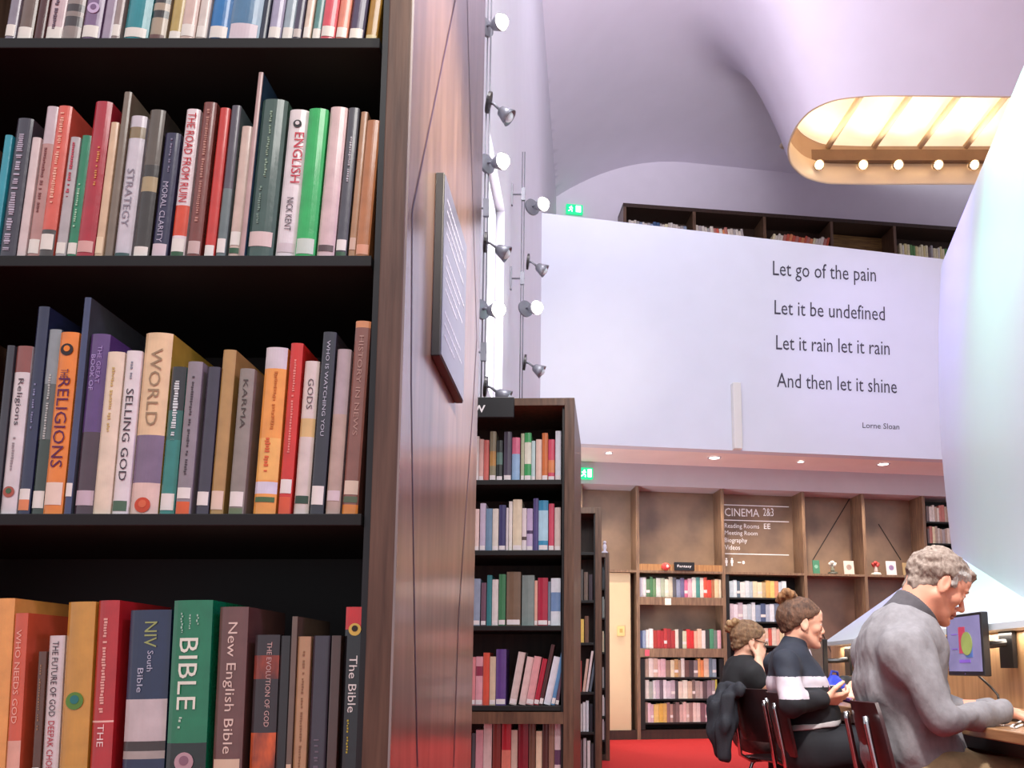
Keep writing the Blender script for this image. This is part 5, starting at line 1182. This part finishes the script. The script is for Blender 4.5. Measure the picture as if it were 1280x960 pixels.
for a, e_, w_ in ((sR, eR, wR), (sL, eL, wL)):
    sk.cone(upp, a, 0.05, 0.042, 0.03); sk.cone(a, e_, 0.038, 0.032, 0.02); sk.cone(e_, w_, 0.032, 0.022, 0.02)
for k_, a, s_ in ((kR, aR, -0.09), (kL, aL, 0.09)): sk.chain([pel+Vector((0, s_, 0)), k_, a], [0.08, 0.05, 0.035], 0.03)
add_hand(sk, wR, (0.9, 0.25, 0.02), (0, 0.6, 0.6), 1, 0.8, 0.0075); add_hand(sk, wL, (0.85, -0.3, 0.05), (0, -0.6, 0.6), -1, 0.8, 0.0075)
clay_obj('body', sk, 0.0055, [SKIN2, LIPS, EYEW, IRIS], wom, face_mats(HW))
jk = Clay(); jk.chain([pel+Vector((0, 0, 0.05)), wai, che, upp], [0.128, 0.112, 0.118, 0.082], 0.06, YL, 1.28)
for a, e_, w_ in ((sR, eR, wR), (sL, eL, wL)):
    jk.cone(upp.lerp(a, 0.3), a, 0.072, 0.054, 0.05); jk.cone(a, e_, 0.058, 0.053, 0.03); jk.cone(e_, e_.lerp(w_, 0.93), 0.052, 0.040, 0.02)
jk.cone(neb-Vector((0, 0, 0.02)), neb+Vector((0.008, 0, 0.012)), 0.062, 0.058, 0.02)
zA, zB_, zC_ = P(990, 846, WD-0.1).z, P(990, 872, WD-0.1).z, P(990, 906, WD-0.1).z
NAVY, WHT, BLK = M('1c2230', 0.8, 0.1, 40, bump=0.1, bscale=300, name='navy_fabric'), M('bdb5bf', 0.8, 0.05, 40, bump=0.1, bscale=300, name='white_fabric'), M('14151c', 0.85, 0.1, 40, name='black_fabric')
def jk_m(C):
    z = C[:, 2]; o = np.zeros(len(z), int); o[(z < zA)] = 1; o[z < zB_] = 2
    fo = (C[:, 0] > eR.x+0.07) & (z < zB_+0.05); o[fo] = 2
    red = (C[:, 0] > che.x+0.08) & (np.abs(z-(zA+zB_)/2+0.015) < 0.018) & (np.abs(C[:, 1]-WD+0.06) < 0.05); o[red] = 3
    return o
j1 = noise_disp(0.005, 30, 6)
clay_obj('tracksuit_top', jk, 0.008, [NAVY, WHT, BLK, M('7a2a34', 0.8, 0.1, 40, name='red_print')], wom, jk_m, j1)
hm = Clay(); hm.chain([pel+Vector((0, 0, 0.0)), wai], [0.146, 0.128], 0.03, YL, 1.28); hm.cut((0, 0, zC_+0.012), (-0.12, 0, 1), 0.003); hm.cut((0, 0, zC_-0.014), (0.12, 0, -1), 0.003)
hm.p[-1] = ('h', Vector((pel.x, 0, zC_-0.012)), Vector((0.12, 0, -1)).normalized(), 0.003); hm.p[-2] = ('h', Vector((pel.x, 0, zC_+0.010)), Vector((-0.12, 0, 1)).normalized(), 0.003)
clay_obj('shirt_hem', hm, 0.005, M('b4b0b2', 0.8, 0.05, 40, name='pale_fabric'), wom, None, noise_disp(0.004, 30, 6))
m = MB(); q0 = neb+Vector((0.075, -0.015, -0.01)); m.tube([q0, q0+Vector((0.012, -0.004, -0.05)), q0+Vector((0.03, -0.004, -0.11))], 0.0045, 6); m.build('drawstring', WHT, wom, smooth=True).location = -wom.location
lg = Clay()
for k_, a, s_ in ((kR, aR, -0.09), (kL, aL, 0.09)): lg.chain([pel+Vector((0, s_, 0)), k_, a], [0.108, 0.072, 0.045], 0.03)
lg.cone(pel+Vector((-.01, -0.05, 0.0)), pel+Vector((-.01, 0.05, 0.0)), 0.125, 0.125, 0.04)
clay_obj('trousers', lg, 0.011, BLK, wom, None, noise_disp(0.003, 30, 8))
for a in (aR, aL):
    sh = Clay(); sh.cone(a+Vector((-0.02, 0, -0.03)), a+Vector((0.02, 0, 0)), 0.04, 0.04, 0.02); sh.cone(a+Vector((-0.02, 0, -0.06)), a+Vector((0.14, 0, -0.065)), 0.036, 0.03, 0.03); sh.cut((0, 0, 0.004), (0, 0, -1))
    clay_obj('shoe', sh, 0.01, M('d0d0d0', 0.5, 0.05, 30, name='white_shoe'), wom)
hc = hair_clay(HW, 0.010, (0.088, 0.066), (-0.085, -0.055), [((-0.055, 0, -0.02), (0.045, 0.06, 0.05))])
BRH = hair_m('3a261c', '6a4a36')
clay_obj('hair', hc, 0.0055, BRH, wom, None, lambda x, y, z: noise_disp(0.002, 130, 4)(x, y, z))
bc = Clay(); b0 = P(983, 746, WD)
for i in range(9):
    a = i*0.75; bc.ell(b0+Vector((0.024*math.cos(a), 0.024*math.sin(a), 0.018*math.sin(a*1.7))), (0.027, 0.024, 0.021), 0.003)
bc.cone(b0, HW.w(-0.05, 0, 0.10), 0.02, 0.03, 0.01)
clay_obj('bun', bc, 0.0055, hair_m('5a3a22', '9a7048'), wom, None, noise_disp(0.003, 150, 7))

# ---- the woman in black further along
VD = 4.95
yv = 0.22; CV = Matrix.Rotation(yv, 3, 'Z')
vo = thing('person', 'woman in black with glasses resting her face on her hand farthest along the desk', 'person', (0.96, VD, 0.0))
HV = Head(P(935.5, 802, VD), 0.12, math.radians(10), 0.0, 0.95)
def cv(x, y, z): return Vector((0, VD, 0))+CV @ Vector((x, y, 0))+Vector((0, 0, z))
o_ = P(931, 860, VD); bx = (CV.inverted() @ (Vector((o_.x, 0, 0)))).x
pel = Vector((o_.x+0.06, VD+0.01, 0.55)); wai = P(931, 880, VD); che = P(930, 853, VD); upp = P(928, 835, VD); neb = P(928, 824, VD)
sR = upp+CV @ Vector((0.0, -0.15, -0.03)); sL = upp+CV @ Vector((0.0, 0.15, -0.03))
eR = P(952, 856, VD-0.16); wR = P(948, 826, VD-0.09); eL = P(958, 870, VD+0.16); wL = P(975, 868, VD+0.1)
kR = cv(bx+0.40, -0.11-0.1, 0.56)+Vector((0, 0, 0)); kR = pel+CV @ Vector((0.42, -0.11, 0.02)); kL = pel+CV @ Vector((0.42, 0.11, 0.02)); aR = Vector((kR.x-0.05, kR.y, 0.1)); aL = Vector((kL.x-0.05, kL.y, 0.1))
sk = Clay(); add_head(sk, HV, 0.95, 0.98); sk.chain([neb-Vector((0, 0, 0.03)), HV.w(-0.025, 0, -0.055)], [0.05, 0.048], 0.03)
LV = CV @ YL
sk.chain([pel, wai, che, upp], [0.10, 0.08, 0.085, 0.06], 0.05, LV, 1.3)
for a, e_, w_ in ((sR, eR, wR), (sL, eL, wL)):
    sk.cone(upp, a, 0.05, 0.042, 0.03); sk.cone(a, e_, 0.038, 0.034, 0.02); sk.cone(e_, w_, 0.034, 0.023, 0.02)
for k_, a, s_ in ((kR, aR, -0.09), (kL, aL, 0.09)): sk.chain([pel+CV @ Vector((0, s_, 0)), k_, a], [0.08, 0.05, 0.035], 0.03)
add_hand(sk, wR, HV.w(0.07, -0.05, -0.03)-wR, Vector((-0.5, 0.8, 0)), 1, 0.7, 0.0075); add_hand(sk, wL, (0.9, -0.1, 0.0), (0, 0, -1), 1, 0.5, 0.0075)
clay_obj('body', sk, 0.006, [SKIN2, LIPS, EYEW, IRIS], vo, face_mats(HV))
tp = Clay(); tp.chain([pel+Vector((0, 0, 0.04)), wai, che, upp], [0.128, 0.115, 0.118, 0.085], 0.05, LV, 1.28)
for a, e_ in ((sR, eR), (sL, eL)): tp.cone(upp.lerp(a, 0.3), a, 0.072, 0.06, 0.04); tp.cone(a, a.lerp(e_, 0.75), 0.058, 0.05, 0.03)
clay_obj('top', tp, 0.009, M('17171b', 0.85, 0.1, 40, name='black_knit'), vo, None, noise_disp(0.004, 30, 16))
lg = Clay()
for k_, a, s_ in ((kR, aR, -0.09), (kL, aL, 0.09)): lg.chain([pel+CV @ Vector((0, s_, 0)), k_, a], [0.105, 0.07, 0.045], 0.03)
lg.cone(pel+CV @ Vector((0, -0.05, 0)), pel+CV @ Vector((0, 0.05, 0)), 0.122, 0.122, 0.04)
clay_obj('skirt', lg, 0.012, M('3a2226', 0.85, 0, 18, name='patterned_fabric', col2='6a4a48'), vo, None, noise_disp(0.003, 30, 18))
for a in (aR, aL):
    sh = Clay(); sh.cone(a+Vector((-0.02, 0, -0.03)), a+Vector((0.02, 0, 0)), 0.04, 0.04, 0.02); sh.cone(a+Vector((-0.02, 0, -0.06)), a+Vector((0.14, 0, -0.065)), 0.036, 0.03, 0.03); sh.cut((0, 0, 0.004), (0, 0, -1))
    clay_obj('shoe', sh, 0.011, BLK, vo)
hc = hair_clay(HV, 0.012, (0.088, 0.064), (-0.085, -0.075), [((-0.055, 0, -0.03), (0.05, 0.064, 0.055))])
clay_obj('hair', hc, 0.006, hair_m('5a4230', '8a6a4c'), vo, None, noise_disp(0.003, 120, 5))
bc = Clay(); b0 = P(917, 782, VD)
for i in range(8):
    a = i*0.8; bc.ell(b0+Vector((0.028*math.cos(a), 0.028*math.sin(a), 0.022*math.sin(a*1.7))), (0.03, 0.027, 0.024), 0.003)
bc.cone(b0, HV.w(-0.06, 0, 0.08), 0.02, 0.03, 0.01)
clay_obj('bun', bc, 0.006, hair_m('7a5a3c', 'b09068'), vo, None, noise_disp(0.003, 140, 17))
m = MB()
for s_ in (-1, 1):
    ring = [HV.w(0.104, s_*0.032+0.021*math.cos(a), 0.0+0.017*math.sin(a)) for a in [2*math.pi*i/16 for i in range(16)]]
    m.tube(ring, 0.0022, 6, closed=True); m.tube([HV.w(0.102, s_*0.053, 0.004), HV.w(0.0, s_*0.083, 0.012)], 0.002, 6)
m.tube([HV.w(0.105, -0.011, 0.003), HV.w(0.105, 0.011, 0.003)], 0.002, 6)
m.build('glasses', DARKM, vo, smooth=True).location = -vo.location
# ------------------------------------------------------------------ desk along the right wall
DX0, DX1, DY0, DY1 = 1.235, 1.985, 1.9, 6.95
t = thing('desk', 'long built-in wooden desk running along the right wall under the white panel', 'desk', ((DX0+DX1)/2, (DY0+DY1)/2, 0))
ox, oy = (DX0+DX1)/2, (DY0+DY1)/2
m = MB(); m.box((DX0-ox, DY0-oy, 0.70), (DX1-ox, DY1-oy, 0.735), bev=0.004); m.build('worktop', wood('7a5638', 'a8805a', 0.35, 0.25, 5, (9, 0.7, 9)), t)
m = MB(); m.box((DX0-ox+0.09, DY0-oy, 0.645), (DX0-ox+0.115, DY1-oy, 0.6995)); m.build('apron', M('2c1414', 0.4, 0.1, 8, coat=0.2, name='dark_red_board'), t)
for y in (DY0+0.02, 3.40, 4.42, 5.5, DY1-0.05):
    m = MB(); m.box((DX0-ox+0.20, y-oy, 0), (DX1-ox-0.002, y-oy+0.03, 0.6995)); m.build('support_panel', M('2c1414', 0.4, 0.1, 8, coat=0.2, name='dark_red_board'), t)
m = MB(); m.box((1.99, 1.6, 0.0), (2.05, 6.97, 1.10)); struct(m.build('wall_panelling', wood('9c7652', 'c09870', 0.4, 0.2, 4, (6, 6, 0.6))))

# monitors on wall arms
def monitor(c, yaw, w_, h_, label, screen=True):
    t = thing('monitor', label, 'monitor', c, yaw, 'monitors on the desk wall')       # local: screen faces -x
    m = MB(); m.box((0.0, -w_/2, -h_/2), (0.035, w_/2, h_/2), bev=0.005); m.build('casing', DARKM, t)
    m = MB(); m.box((-0.0015, -w_/2+0.014, -h_/2+0.022), (0.001, w_/2-0.014, h_/2-0.014)); s_ = m.build('screen', M('7c7aa4', 0.2, 0.10, 7, emit=0.16, name='lit_screen') if screen else M('4c464c', 0.25, 0.08, 7, name='dark_screen'), t)
    if screen:
        m = MB()
        def rect(y0, y1, z0, z1, mi): m.box((-0.003, y0, z0), (-0.0014, y1, z1), mi)
        rect(-0.02, 0.045, -0.04, 0.085, 0)
        m.lathe([(0.055, 0), (0.055, 0.0015)], Matrix.Translation((-0.0032, -0.035, 0.005)) @ Matrix.Rotation(-math.pi/2, 4, 'Y'), 24, 1)
        rect(-0.085, -0.02, -0.06, 0.0, 2); rect(-0.06, 0.05, -0.085, -0.07, 3); rect(0.06, 0.12, -0.02, -0.016, 3); rect(0.06, 0.12, 0.05, 0.054, 3)
        m.build('picture', [M('b0405a', 0.3, 0.1, 10, emit=0.12, name='red_pixels'), M('8a9a58', 0.3, 0.2, 10, emit=0.12, name='green_pixels'), M('4a6aa8', 0.3, 0.1, 10, emit=0.12, name='blue_pixels'), M('7a5ac0', 0.3, 0.1, 10, emit=0.12, name='purple_pixels')], s_)
    m = MB(); m.box((-0.002, -0.006, -h_/2+0.006), (0.0, 0.006, -h_/2+0.016)); m.build('badge', CHROME, t)
    dx = 1.985-c.x
    m = MB(); m.box((0.0355, -0.06, -0.06), (0.055, 0.06, 0.06)); m.tube([(0.055, 0, 0), (dx*0.6, -0.03, 0.0), (dx-0.02, -0.05, 0.01)], 0.018, 8); m.box((dx-0.025, -0.11, -0.11), (dx-0.006, 0.01, 0.09)); m.build('wall_arm', DARKM, t)
    return t
c = P(1203, 806, 4.03)
monitor(Vector((1.785, 4.03, c.z)), 0.03, 0.36, 0.295, 'black monitor with a colourful picture on screen beside the face of the man')
c2 = P(1020, 826, 6.5)
monitor(Vector((1.745, 6.5, c2.z)), 0.0, 0.36, 0.32, 'black monitor at the far end of the desk beyond the woman in navy', False)
m = MB(); q = P(1228, 850, 4.1); m.tube([(1.90, 4.15, q.z+0.02), (1.93, 4.10, q.z-0.03), (1.955, 4.08, 0.79), (1.95, 4.06, 0.745)], 0.006, 6)
tag(m.build('cable', DARKM, smooth=True), 'black cable hanging from the monitor to the desk', 'cable')
a = PXp(1165, 806, 1.988); b = PXp(1183, 840, 1.988)
m = MB(); m.box((1.984, min(a.y, b.y), b.z), (1.9885, max(a.y, b.y), a.z), bev=0.0005); tag(m.build('notice_paper', M('f2f0ee', 0.7, 0.02, 10, name='white_paper')), 'white paper notice fixed to the wood panelling left of the monitor', 'paper')

# keyboard, earphone cable, bag, phone on the desk
t = thing('keyboard', 'black keyboard under the hands of the man in grey', 'keyboard', (1.535, MD+0.03, 0.7355), 0.0)
m = MB(); m.box((-0.07, -0.20, 0), (0.07, 0.20, 0.016), bev=0.004); m.build('casing', DARKM, t)
m = MB()
for i in range(5):
    for j in range(14): m.box((-0.060+i*0.025, -0.19+j*0.0275, 0.016), (-0.039+i*0.025, -0.166+j*0.0275, 0.022))
kk = m.build('keys', M('2a2a2e', 0.5, 0.1, 30, name='black_keys'), t); kk['kind'] = 'stuff'
m = MB(); pts = [PZ(x, y, 0.739) for x, y in ((1300, 895), (1280, 900), (1266, 906.5), (1264, 909), (1269, 909.5), (1281, 905), (1300, 899))]; m.tube(pts, 0.0035, 6)
tag(m.build('earphone_cable', M('e8e4e0', 0.4, 0.03, 20, name='white_rubber'), smooth=True), 'white looped cable on the desk edge below the hands of the man', 'cable')
# blue bag
bp = P(1036, 868, 4.25); cb = Clay(); z0 = 0.735
bx_, by_ = 1.405, 4.90
t = thing('bag', 'bright blue fabric bag on the desk in front of the woman in navy', 'bag', (bx_, by_, z0))
cb.cone((bx_-0.03, by_-0.05, z0+0.05), (bx_+0.04, by_+0.05, z0+0.055), 0.062, 0.058, 0.03); cb.cone((bx_-0.01, by_-0.03, z0+0.09), (bx_+0.02, by_+0.03, z0+0.085), 0.05, 0.045, 0.03); cb.cut((0, 0, z0+0.001), (0, 0, -1))
clay_obj('pouch', cb, 0.007, M('2038b4', 0.6, 0.15, 30, bump=0.2, bscale=120, name='blue_nylon'), t, None, noise_disp(0.006, 45, 2))
m = MB(); m.tube([(-0.03, -0.03, 0.12), (-0.01, -0.01, 0.165), (0.03, 0.02, 0.16), (0.04, 0.03, 0.11)], 0.007, 8); m.build('strap', M('1c2c8a', 0.6, 0.1, 30, name='blue_strap'), t, smooth=True)
t = thing('pouch', 'dark zipped pouch beside the bright blue bag', 'bag', (1.55, 5.06, z0))
cb = Clay(); cb.cone((1.50, 5.04, z0+0.05), (1.60, 5.08, z0+0.05), 0.055, 0.05, 0.02); cb.cone((1.50, 5.04, z0+0.105), (1.60, 5.07, z0+0.095), 0.036, 0.03, 0.02); cb.cut((0, 0, z0+0.001), (0, 0, -1))
clay_obj('body', cb, 0.007, M('16181c', 0.6, 0.1, 30, name='black_nylon'), t, None, noise_disp(0.004, 50, 3))
m = MB(); m.tube([(-0.08, -0.07, 0.05), (0.0, -0.06, 0.055), (0.07, -0.04, 0.05)], 0.006, 8); m.build('trim', M('24409a', 0.6, 0.1, 30, name='blue_trim'), t, smooth=True)
ph = P(1051, 872, WD-0.06); t = thing('phone', 'purple lit phone held by the woman in the navy top', 'phone', ph, 0.2)
m = MB(); R = Matrix.Rotation(0.25, 4, 'Y'); m.box((-0.075, -0.04, -0.012), (0.075, 0.04, 0.002), 0, mat=R, bev=0.003); m.build('case', M('4a2a7a', 0.4, 0.1, 20, name='purple_case'), t)
m = MB(); m.box((-0.07, -0.036, 0.0021), (0.07, 0.036, 0.0035), 0, mat=R); m.build('screen', M('7a62d8', 0.2, 0.15, 12, emit=0.3, name='violet_screen'), t)
cpz = P(1068, 862, 4.3); t = thing('paper_cup', 'white paper cup standing behind the phone on the desk', 'cup', (1.60, 5.30, z0))
m = MB(); m.lathe([(0.026, 0), (0.034, 0.075), (0.036, 0.078), (0.033, 0.076), (0.025, 0.004)], None, 20); m.build('cup', M('e6e2e2', 0.6, 0.03, 20, name='white_card'), t, smooth=True)

# ------------------------------------------------------------------ chairs: moulded shells on bent chrome tube
CH = M('1d1214', 0.35, 0.1, 10, coat=0.3, name='dark_shell'); CHR = M('341618', 0.35, 0.1, 10, coat=0.3, name='dark_red_shell')
def chair(x, y, yaw, label, shell=CH, back_tube=True):
    t = thing('chair', label, 'chair', (x, y, 0), yaw, 'chairs at the long desk')
    # seat shell
    m = MB(); N = 9; vs = []; 
    def sgrid(fn, nu, nv, th):
        top = [[fn(i/(nu-1), j/(nv-1)) for j in range(nv)] for i in range(nu)]
        vs = [p for r in top for p, _ in r]+[p-n*th for r in top for p, n in r]; o = nu*nv; fs_ = []
        for i in range(nu-1):
            for j in range(nv-1):
                a, b, c_, d = i*nv+j, i*nv+j+1, (i+1)*nv+j+1, (i+1)*nv+j
                fs_.append((a, d, c_, b)); fs_.append((o+a, o+b, o+c_, o+d))
        ring = [i*nv for i in range(nu)]+[(nu-1)*nv+j for j in range(1, nv)]+[i*nv+nv-1 for i in range(nu-2, -1, -1)]+[j for j in range(nv-2, 0, -1)]
        for k in range(len(ring)): a, b = ring[k], ring[(k+1) % len(ring)]; fs_.append((a, b, o+b, o+a))
        return vs, fs_
    def seat(u, v):
        x = -0.20+0.41*u; y_ = (v-0.5)*0.40*(1-0.10*(abs(2*u-1)**4)); z = 0.445-0.02*math.sin(math.pi*u)*math.cos((v-0.5)*math.pi)-0.02*max(0, u-0.8)*5*0.6
        return Vector((x, y_, z)), Vector((0, 0, 1))
    v_, f_ = sgrid(seat, 11, 11, 0.011); m.add(v_, f_); angled(m.build('seat', shell, t), 60)
    def back(u, v):
        wv = 0.40-0.05*abs(2*u-1)**3; y_ = (v-0.5)*wv; z = 0.535+0.275*u; x = -0.235-0.055*u+0.035*((v-0.5)*2)**2
        return Vector((x, y_, z)), Vector((1, 0, 0.2)).normalized()
    m = MB(); v_, f_ = sgrid(back, 11, 11, 0.011); m.add(v_, f_); angled(m.build('backrest', shell, t), 60)
    for s_ in (-1, 1):
        m = MB(); m.tube([(0.16, s_*0.165, 0.425), (0.19, s_*0.175, 0.40), (0.215, s_*0.20, 0.2), (0.225, s_*0.21, 0.012)], 0.010, 10); l = m.build('leg', CHROME, t, smooth=True)
        m = MB(); m.lathe([(0.014, 0), (0.014, 0.022), (0.011, 0.026)], Matrix.Translation((0.225, s_*0.21, 0)), 12); m.build('foot', DARKM, l)
        m = MB(); m.tube([(-0.13, s_*0.165, 0.425), (-0.16, s_*0.175, 0.40), (-0.23, s_*0.20, 0.2), (-0.26, s_*0.21, 0.012)], 0.010, 10); l = m.build('leg', CHROME, t, smooth=True)
        m = MB(); m.lathe([(0.014, 0), (0.014, 0.022), (0.011, 0.026)], Matrix.Translation((-0.26, s_*0.21, 0)), 12); m.build('foot', DARKM, l)
        m = MB(); m.tube([(0.05, s_*0.14, 0.418), (-0.18, s_*0.155, 0.418), (-0.245, s_*0.16, 0.45), (-0.258, s_*0.16, 0.55), (-0.290, s_*0.155, 0.74), (-0.292, s_*0.155, 0.765)], 0.011, 10); m.build('back_tube', CHROME, t, smooth=True)
    m = MB(); m.tube([(0.16, -0.165, 0.424), (0.16, 0.165, 0.424)], 0.010, 10); m.tube([(-0.13, -0.165, 0.424), (-0.13, 0.165, 0.424)], 0.010, 10); m.build('seat_frame', CHROME, t, smooth=True)
    return t
chair(1.195, MD-0.02, -0.10, 'dark moulded chair with a chrome back tube carrying the man in grey', CHR)
chair(1.115, WD, -0.06, 'dark moulded chair under the woman in the navy and white top', CHR)
cx_ = P(940, 856, 4.54)
yawc = 0.42
chair(cx_.x+0.27*math.cos(yawc), 4.54+0.27*math.sin(yawc), yawc, 'dark moulded chair with chrome legs under the woman in black')
# coat hanging over the back of the far chair
t = thing('coat', 'dark navy coat hanging over the back of the chair of the woman in black', 'coat', (P(900, 900, 4.6).x, 4.62, 0))
cb = Clay()
a0 = P(908, 862, 4.72)
cb.chain([P(908, 862, 4.74), P(899, 885, 4.70), P(898, 915, 4.66), P(901, 938, 4.64)], [0.045, 0.06, 0.055, 0.045], 0.03)
cb.chain([P(912, 870, 4.62), P(911, 900, 4.60), P(908, 930, 4.60)], [0.04, 0.045, 0.03], 0.03)
cb.chain([P(905, 866, 4.78), P(893, 880, 4.76), P(891, 905, 4.74)], [0.035, 0.035, 0.028], 0.02)
cb.chain([P(910, 872, 4.56), P(906, 905, 4.56), P(905, 945, 4.57)], [0.03, 0.04, 0.035], 0.03)
cb.cone(P(911, 860, 4.76), P(925, 862, 4.55), 0.03, 0.03, 0.03)
clay_obj('cloth', cb, 0.008, M('1a1d26', 0.8, 0.1, 30, bump=0.2, bscale=150, name='navy_cloth'), t, None, noise_disp(0.010, 42, 33, (1.3, 1.3, 0.5)))

# ------------------------------------------------------------------ spotlights on two vertical wires along the left wall
def spot_lamp(px, py, D, lit, label, face, sc=1.0):
    c = P(px, py, D)
    t = thing('wire_spotlight', label, 'lamp', c, 0, 'spotlights on the wires by the left wall')
    R = Matrix.Rotation(face[0], 4, 'Z') @ Matrix.Rotation(face[1], 4, 'Y')
    m = MB()      # round clamp plate on the wire
    rp = 0.062*sc
    m.lathe([(rp*0.5, -0.012), (rp, -0.008), (rp, 0.008), (rp*0.5, 0.012)], R @ Matrix.Rotation(math.pi/2, 4, 'Y'), 20); m.build('clamp_plate', DARKM if not lit else GREYM, t)
    d = R @ Vector((1, 0, 0)); e = d*0.075*sc+Vector((0, 0, -0.03*sc))
    m = MB(); m.tube([(0, 0, 0), d*0.03*sc, e], 0.009*sc, 8); m.build('arm', GREYM, t, smooth=True)
    m = MB(); RB = Matrix.Translation(e) @ R @ Matrix.Rotation(math.radians(115 if not lit else 100), 4, 'Y')
    m.lathe([(0.012*sc, -0.012*sc), (0.030*sc, 0.0), (0.040*sc, 0.03*sc), (0.055*sc, 0.075*sc), (0.052*sc, 0.075*sc), (0.036*sc, 0.03*sc), (0.01*sc, 0.004*sc)], RB, 18); m.build('shade', GREYM, t, smooth=True)
    m = MB(); bpos = RB @ Vector((0, 0, (0.082 if lit else 0.055)*sc)); m.ball(bpos, (0.042 if lit else 0.036)*sc, 14); m.build('bulb', EMH if lit else M('d8dce4', 0.2, 0.03, 20, name='frosted_glass'), t, smooth=True)
    return c, bpos
def wire(px0, py0, px1, py1, D, label, brackets):
    X = P((px0+px1)/2, (py0+py1)/2, D).x
    za, zb2 = P(px0, py0, D).z, P(px1, py1, D).z
    t = thing('wire', label, 'wire', (X, D, zb2))
    m = MB(); m.tube([(-0.006, 0, 0), (-0.006, 0, za-zb2)], 0.004, 6); m.build('cable', GREYM, t, smooth=True)
    m = MB(); m.tube([(0.012, 0, 0), (0.012, 0, za-zb2)], 0.004, 6); m.build('cable', GREYM, t, smooth=True)
    for by in brackets:
        z = P(px0, by, D).z-zb2; m = MB(); m.tube([(0.02, 0, z), (XW-X+0.003, 0, z)], 0.007, 8); m.box((XW-X+0.001, -0.012, z-0.09), (XW-X+0.012, 0.012, z+0.09)); m.box((-0.012, -0.01, z-0.05), (0.018, 0.01, z+0.05)); m.build('bracket', GREYM, t)
    return X
WAY = 6.0
wire(653, 190, 651, 560, WAY, 'pair of thin vertical cables carrying spotlights beside the white parapet', (243, 348))
spot_lamp(665, 259, WAY-0.02, True, 'lit spotlight topmost on the wire beside the white parapet', (-0.9, 0.0), 1.0)
spot_lamp(660, 327, WAY-0.02, False, 'unlit grey spotlight with a black disc, second on the parapet wire', (0.1, 0.1), 0.95)
spot_lamp(657, 386, WAY-0.02, True, 'lit spotlight third on the wire beside the white parapet', (-0.9, 0.0), 1.0)
spot_lamp(656, 453, WAY-0.02, False, 'unlit grey spotlight with a black disc, lowest on the parapet wire', (0.1, 0.1), 0.95)
WBY = 4.25
wire(608, -40, 606, 560, WBY, 'pair of thin vertical cables carrying spotlights behind the near bookcase', (-20, 260, 440))
spot_lamp(607, 34, WBY-0.02, True, 'brightly lit spotlight at the top corner of the near bookcase', (-0.7, 0.0), 0.85)
spot_lamp(611, 128, WBY-0.02, False, 'unlit grey spotlight against the lilac ceiling, second on the near wire', (0.1, 0.25), 0.9)
spot_lamp(608, 205, WBY-0.02, True, 'lit spotlight beside the top of the bright window', (-0.7, 0.0), 0.85)
spot_lamp(607, 303, WBY-0.02, False, 'unlit grey spotlight in front of the bright window, fourth on the near wire', (0.1, 0.1), 0.85)
spot_lamp(602, 387, WBY-0.02, True, 'lit round spotlight in front of the bright window', (-0.7, 0.0), 0.85)
spot_lamp(607, 483, WBY-0.02, False, 'unlit grey spotlight just above the black header sign, lowest on the near wire', (0.1, 0.1), 0.85)
# their beams
spot('wire_beam_parapet', P(690, 390, 6.2), PL(735, 455, FY-0.97, FM), 90, (1.0, 0.88, 0.70), 34, 1.0, 0.08)
spot('wire_beam_top', P(640, 35, 4.2), (0.6, 9, 9.5), 12, (1.0, 0.9, 0.8), 70, 1.0, 0.08)
